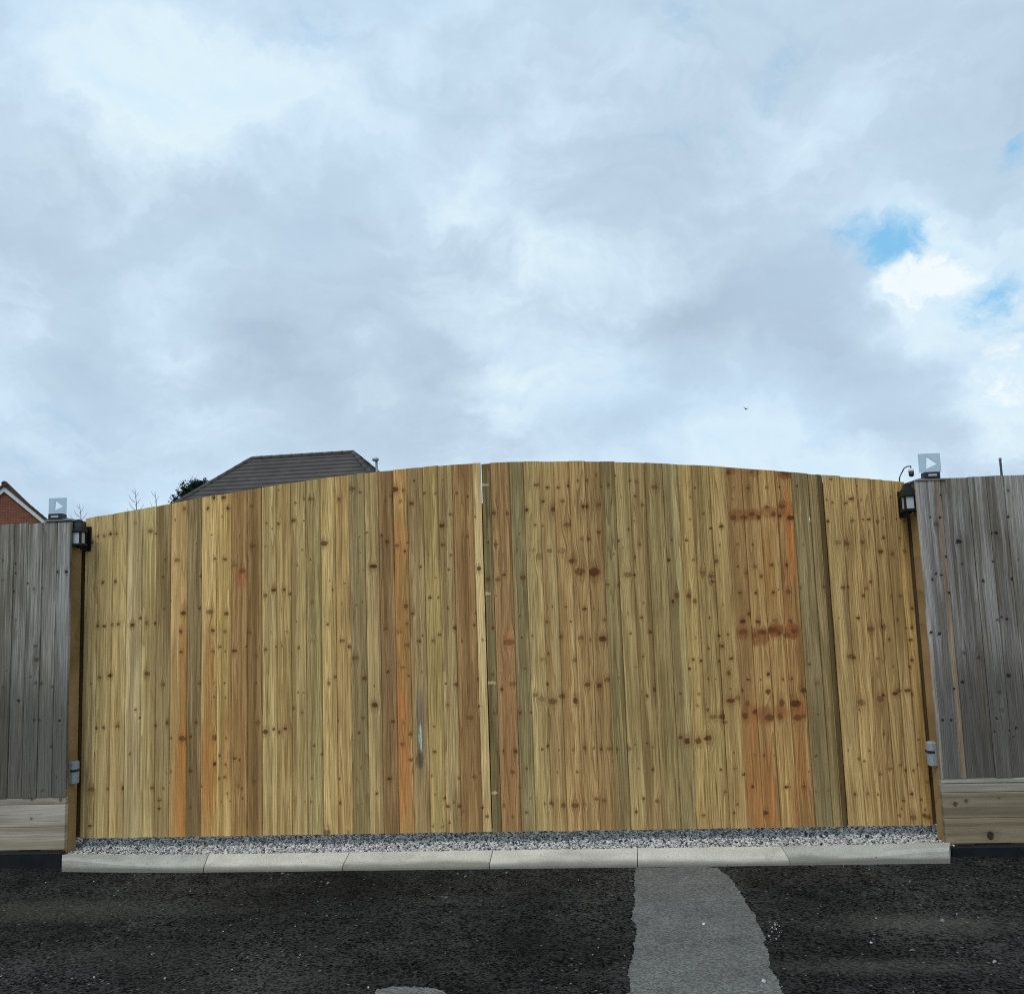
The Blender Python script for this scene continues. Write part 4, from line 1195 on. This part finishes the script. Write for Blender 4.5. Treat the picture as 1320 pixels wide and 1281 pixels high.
# ------------------------------------------------------------------ red brick house, far left
D2 = 40.0
g1 = ray(6, 628) * (D2 / ray(6, 628)[1])
h2 = empty('house', (g1[0], g1[1] - GATE_D, 0.0), 0.47, label='red brick house gable with white barge boards at the far left', cat='house')
za = g1[2] + CAM_H
HW, SL, LEN = 4.0, 0.92, 9.0
wb = MB()
ez = za - HW * SL
gab = [(-HW, 0.0), (HW, 0.0), (HW, ez), (0, za - 0.02), (-HW, ez)]
wb.loft([[(x, 0.0, z) for x, z in gab], [(x, LEN, z) for x, z in gab]])
wb.build('wall', M_BRICK, h2)
for sgn in (-1, 1):
    bb = MB()
    ln = 0.45
    q0, q1 = (0, za + 0.02), (sgn * (HW + ln), ez - ln * SL + 0.02)
    sec = lambda y: [(q0[0], y, q0[1]), (q1[0], y, q1[1]), (q1[0], y, q1[1] - 0.20), (q0[0], y, q0[1] - 0.24)]
    bb.loft([sec(-0.10 - 0.002 * sgn), sec(-0.06 - 0.002 * sgn)])
    bb.build('barge_board', M_UPVC, h2)
rf = MB()
for sgn in (-1, 1):
    n = 22
    for k in range(n):
        s0, s1 = k / n, (k + 1.1) / n
        X0, X1 = sgn * (HW + .45) * s0, sgn * (HW + .45) * s1
        zt0, zt1 = za + 0.05 - abs(X0) * SL, za + 0.05 - abs(X1) * SL
        y0, y1 = -0.16, LEN + 0.16
        rf.loft([[(X0, y0, zt0 - .02), (X1, y0, zt1 - .02), (X1, y0, zt1 + .15), (X0, y0, zt0 + .11)], [(X0, y1, zt0 - .02), (X1, y1, zt1 - .02), (X1, y1, zt1 + .15), (X0, y1, zt0 + .11)]])
r2o = rf.build('roof', M_TILE2, h2)
rt = MB()
for k in range(20):
    rt.tube([(0, -0.2 + k * 0.47, za + 0.15), (0, -0.2 + (k + 1.05) * 0.47, za + 0.15)], [0.13, 0.14], 8)
rt.build('ridge_tiles', M_TILE2, r2o)
for wx in (-1.8, 1.8):
    window(h2, wx, -0.002, 3.0, 1.3, 1.1)
    window(h2, wx, -0.002, 0.9, 1.3, 1.2)

# ------------------------------------------------------------------ conifer behind the hipped roof
def leaf_mat(name, c0, c1):
    m, q = new_mat(name)
    rnd = q.n('ShaderNodeNewGeometry').outputs['Random Per Island']
    return finish(m, q, q.mix(rnd, c0, c1), 0.7, 0.2)


M_BARK = simple('bark', (0.07, 0.055, 0.042), 0.9, 0.1, var=0.3, scale=12)
D3 = 46.0
tp = ray(256, 618) * (D3 / ray(256, 618)[1])
tree = empty('conifer_tree', (tp[0], tp[1] - GATE_D, 0.0), label='dark green conifer top beside the left slope of the brown hipped roof', cat='tree')
TH = tp[2] + CAM_H
b = MB()
b.tube([(0, 0, 0), (0.05, 0.02, TH * .5), (0, 0, TH - .25)], [0.22, 0.14, 0.03], 8)
limbs = []
for k in range(26):
    zz_ = TH * (0.3 + 0.65 * k / 26)
    a = k * 2.4
    L_ = 2.7 * (1 - 0.72 * k / 26)
    limbs.append((zz_, a, L_))
    b.tube([(0, 0, zz_), (math.cos(a) * L_ * .6, math.sin(a) * L_ * .6, zz_ + .05), (math.cos(a) * L_, math.sin(a) * L_, zz_ + .28)], [0.05, 0.03, 0.012], 5)
b.build('trunk', M_BARK, tree)
cr = MB()
tips = []
for zz_, a, L_ in limbs + [(TH - .5, 0.4, .35), (TH - .35, 2.6, .3), (TH - .6, 4.4, .45)]:
    for j in range(9):
        s = 0.25 + 0.75 * j / 8
        tips.append((math.cos(a) * L_ * s + rng.gauss(0, .10), math.sin(a) * L_ * s + rng.gauss(0, .10), zz_ + 0.28 * s * s + rng.gauss(0, .06), 0.28 + .12 * rng.random()))
# leaders that show as a ragged top line
for px, py in ((268, 622), (258, 618), (250, 623), (243, 625), (237, 629), (230, 632), (225, 637), (262, 625), (247, 630), (235, 636)):
    v = ray(px, py) * (D3 / ray(px, py)[1])
    lx_, lz_ = v[0] - tp[0], v[2] + CAM_H
    for j in range(6):
        tips.append((lx_ + rng.gauss(0, .05), rng.gauss(0, .15), lz_ - 0.10 - j * 0.14, 0.20 + .07 * j))
for x, y, z, s in tips:
    for _ in range(30):
        d_ = Vector((rng.gauss(0, 1), rng.gauss(0, 1), abs(rng.gauss(0.5, .7)))).normalized()
        o_ = Vector((x + rng.gauss(0, s * .25), y + rng.gauss(0, s * .25), z + rng.gauss(0, s * .22)))
        e_ = d_.cross(Vector((rng.random(), rng.random(), 0.3))).normalized() * 0.040
        tt = o_ + d_ * s * rng.uniform(.3, .6)
        cr.add([o_ - e_, o_ + e_, tt], [(0, 1, 2)])
cr.build('crown', leaf_mat('needles', (0.006, 0.018, 0.010), (0.018, 0.040, 0.022)), tree)

# ------------------------------------------------------------------ bare sapling tips behind the gate
M_TWIG = simple('grey_twig', (0.26, 0.24, 0.22), 0.9, 0.1)


def sapling(px, py, D_, h_vis, label, n):
    v = ray(px, py) * (D_ / ray(px, py)[1])
    top = v[2] + CAM_H
    root = empty('bare_sapling', (v[0], v[1] - GATE_D, 0.0), label=label, cat='sapling', group='bare saplings behind the gate')
    b = MB()
    b.tube([(0.06, 0, 0), (0.02, 0, top * .5), (0.015, 0, top - h_vis * .5), (0, 0, top)], [0.012, 0.008, 0.0035, 0.0018], 5)
    b.build('stem', M_TWIG, root)
    t_ = MB()
    for k in range(n):
        f_ = k / n
        z = top - h_vis * 1.3 * f_ - 0.02
        sg = 1 if k % 2 else -1
        L_ = (0.03 + 0.085 * f_) * rng.uniform(.7, 1.3)
        yy = rng.uniform(-.4, .4) * L_
        t_.tube([(0.012 * f_, 0, z - L_ * .7), (sg * L_ * .5, yy * .5, z - L_ * .2), (sg * L_ * .9, yy, z + L_ * .5)], [0.0024, 0.002, 0.0014], 4)
    t_.build('twigs', M_TWIG, root)


sapling(102.5, 650, 7.6, 0.20, 'short bare twiggy sapling tip beside the left gate post', 9)
sapling(174, 630, 7.4, 0.26, 'tall bare twiggy sapling tip behind the left part of the gate', 11)
sapling(199.5, 633, 7.8, 0.20, 'thin bare sapling tip close to the dark conifer', 5)

# ------------------------------------------------------------------ a bird far up
D4 = 55.0
bv = ray(962, 527.5) * (D4 / ray(962, 527.5)[1])
bird = empty('bird', (bv[0], bv[1] - GATE_D, bv[2] + CAM_H), 0.5, label='tiny dark bird gliding in the clouds above the right leaf of the gate', cat='bird')
b = MB()
b.tube([(0, -.11, 0), (0, -.07, .01), (0, 0, .012), (0, .08, .004), (0, .14, 0)], [0.008, 0.026, 0.03, 0.018, 0.006], 8)
M_BIRD = simple('feathers', (0.10, 0.11, 0.12), 0.8, 0.2)
b.build('body', M_BIRD, bird)
for s_ in (-1, 1):
    b = MB()
    top_ = [(s_ * .02, -.03, .015), (s_ * .10, -.05, .07), (s_ * .21, .0, .085), (s_ * .11, .03, .062), (s_ * .02, .05, .012)]
    bot_ = [(x, y, z - .006) for x, y, z in top_]
    b.loft([bot_, top_] if s_ > 0 else [top_, bot_])
    b.build('wing', M_BIRD, bird)
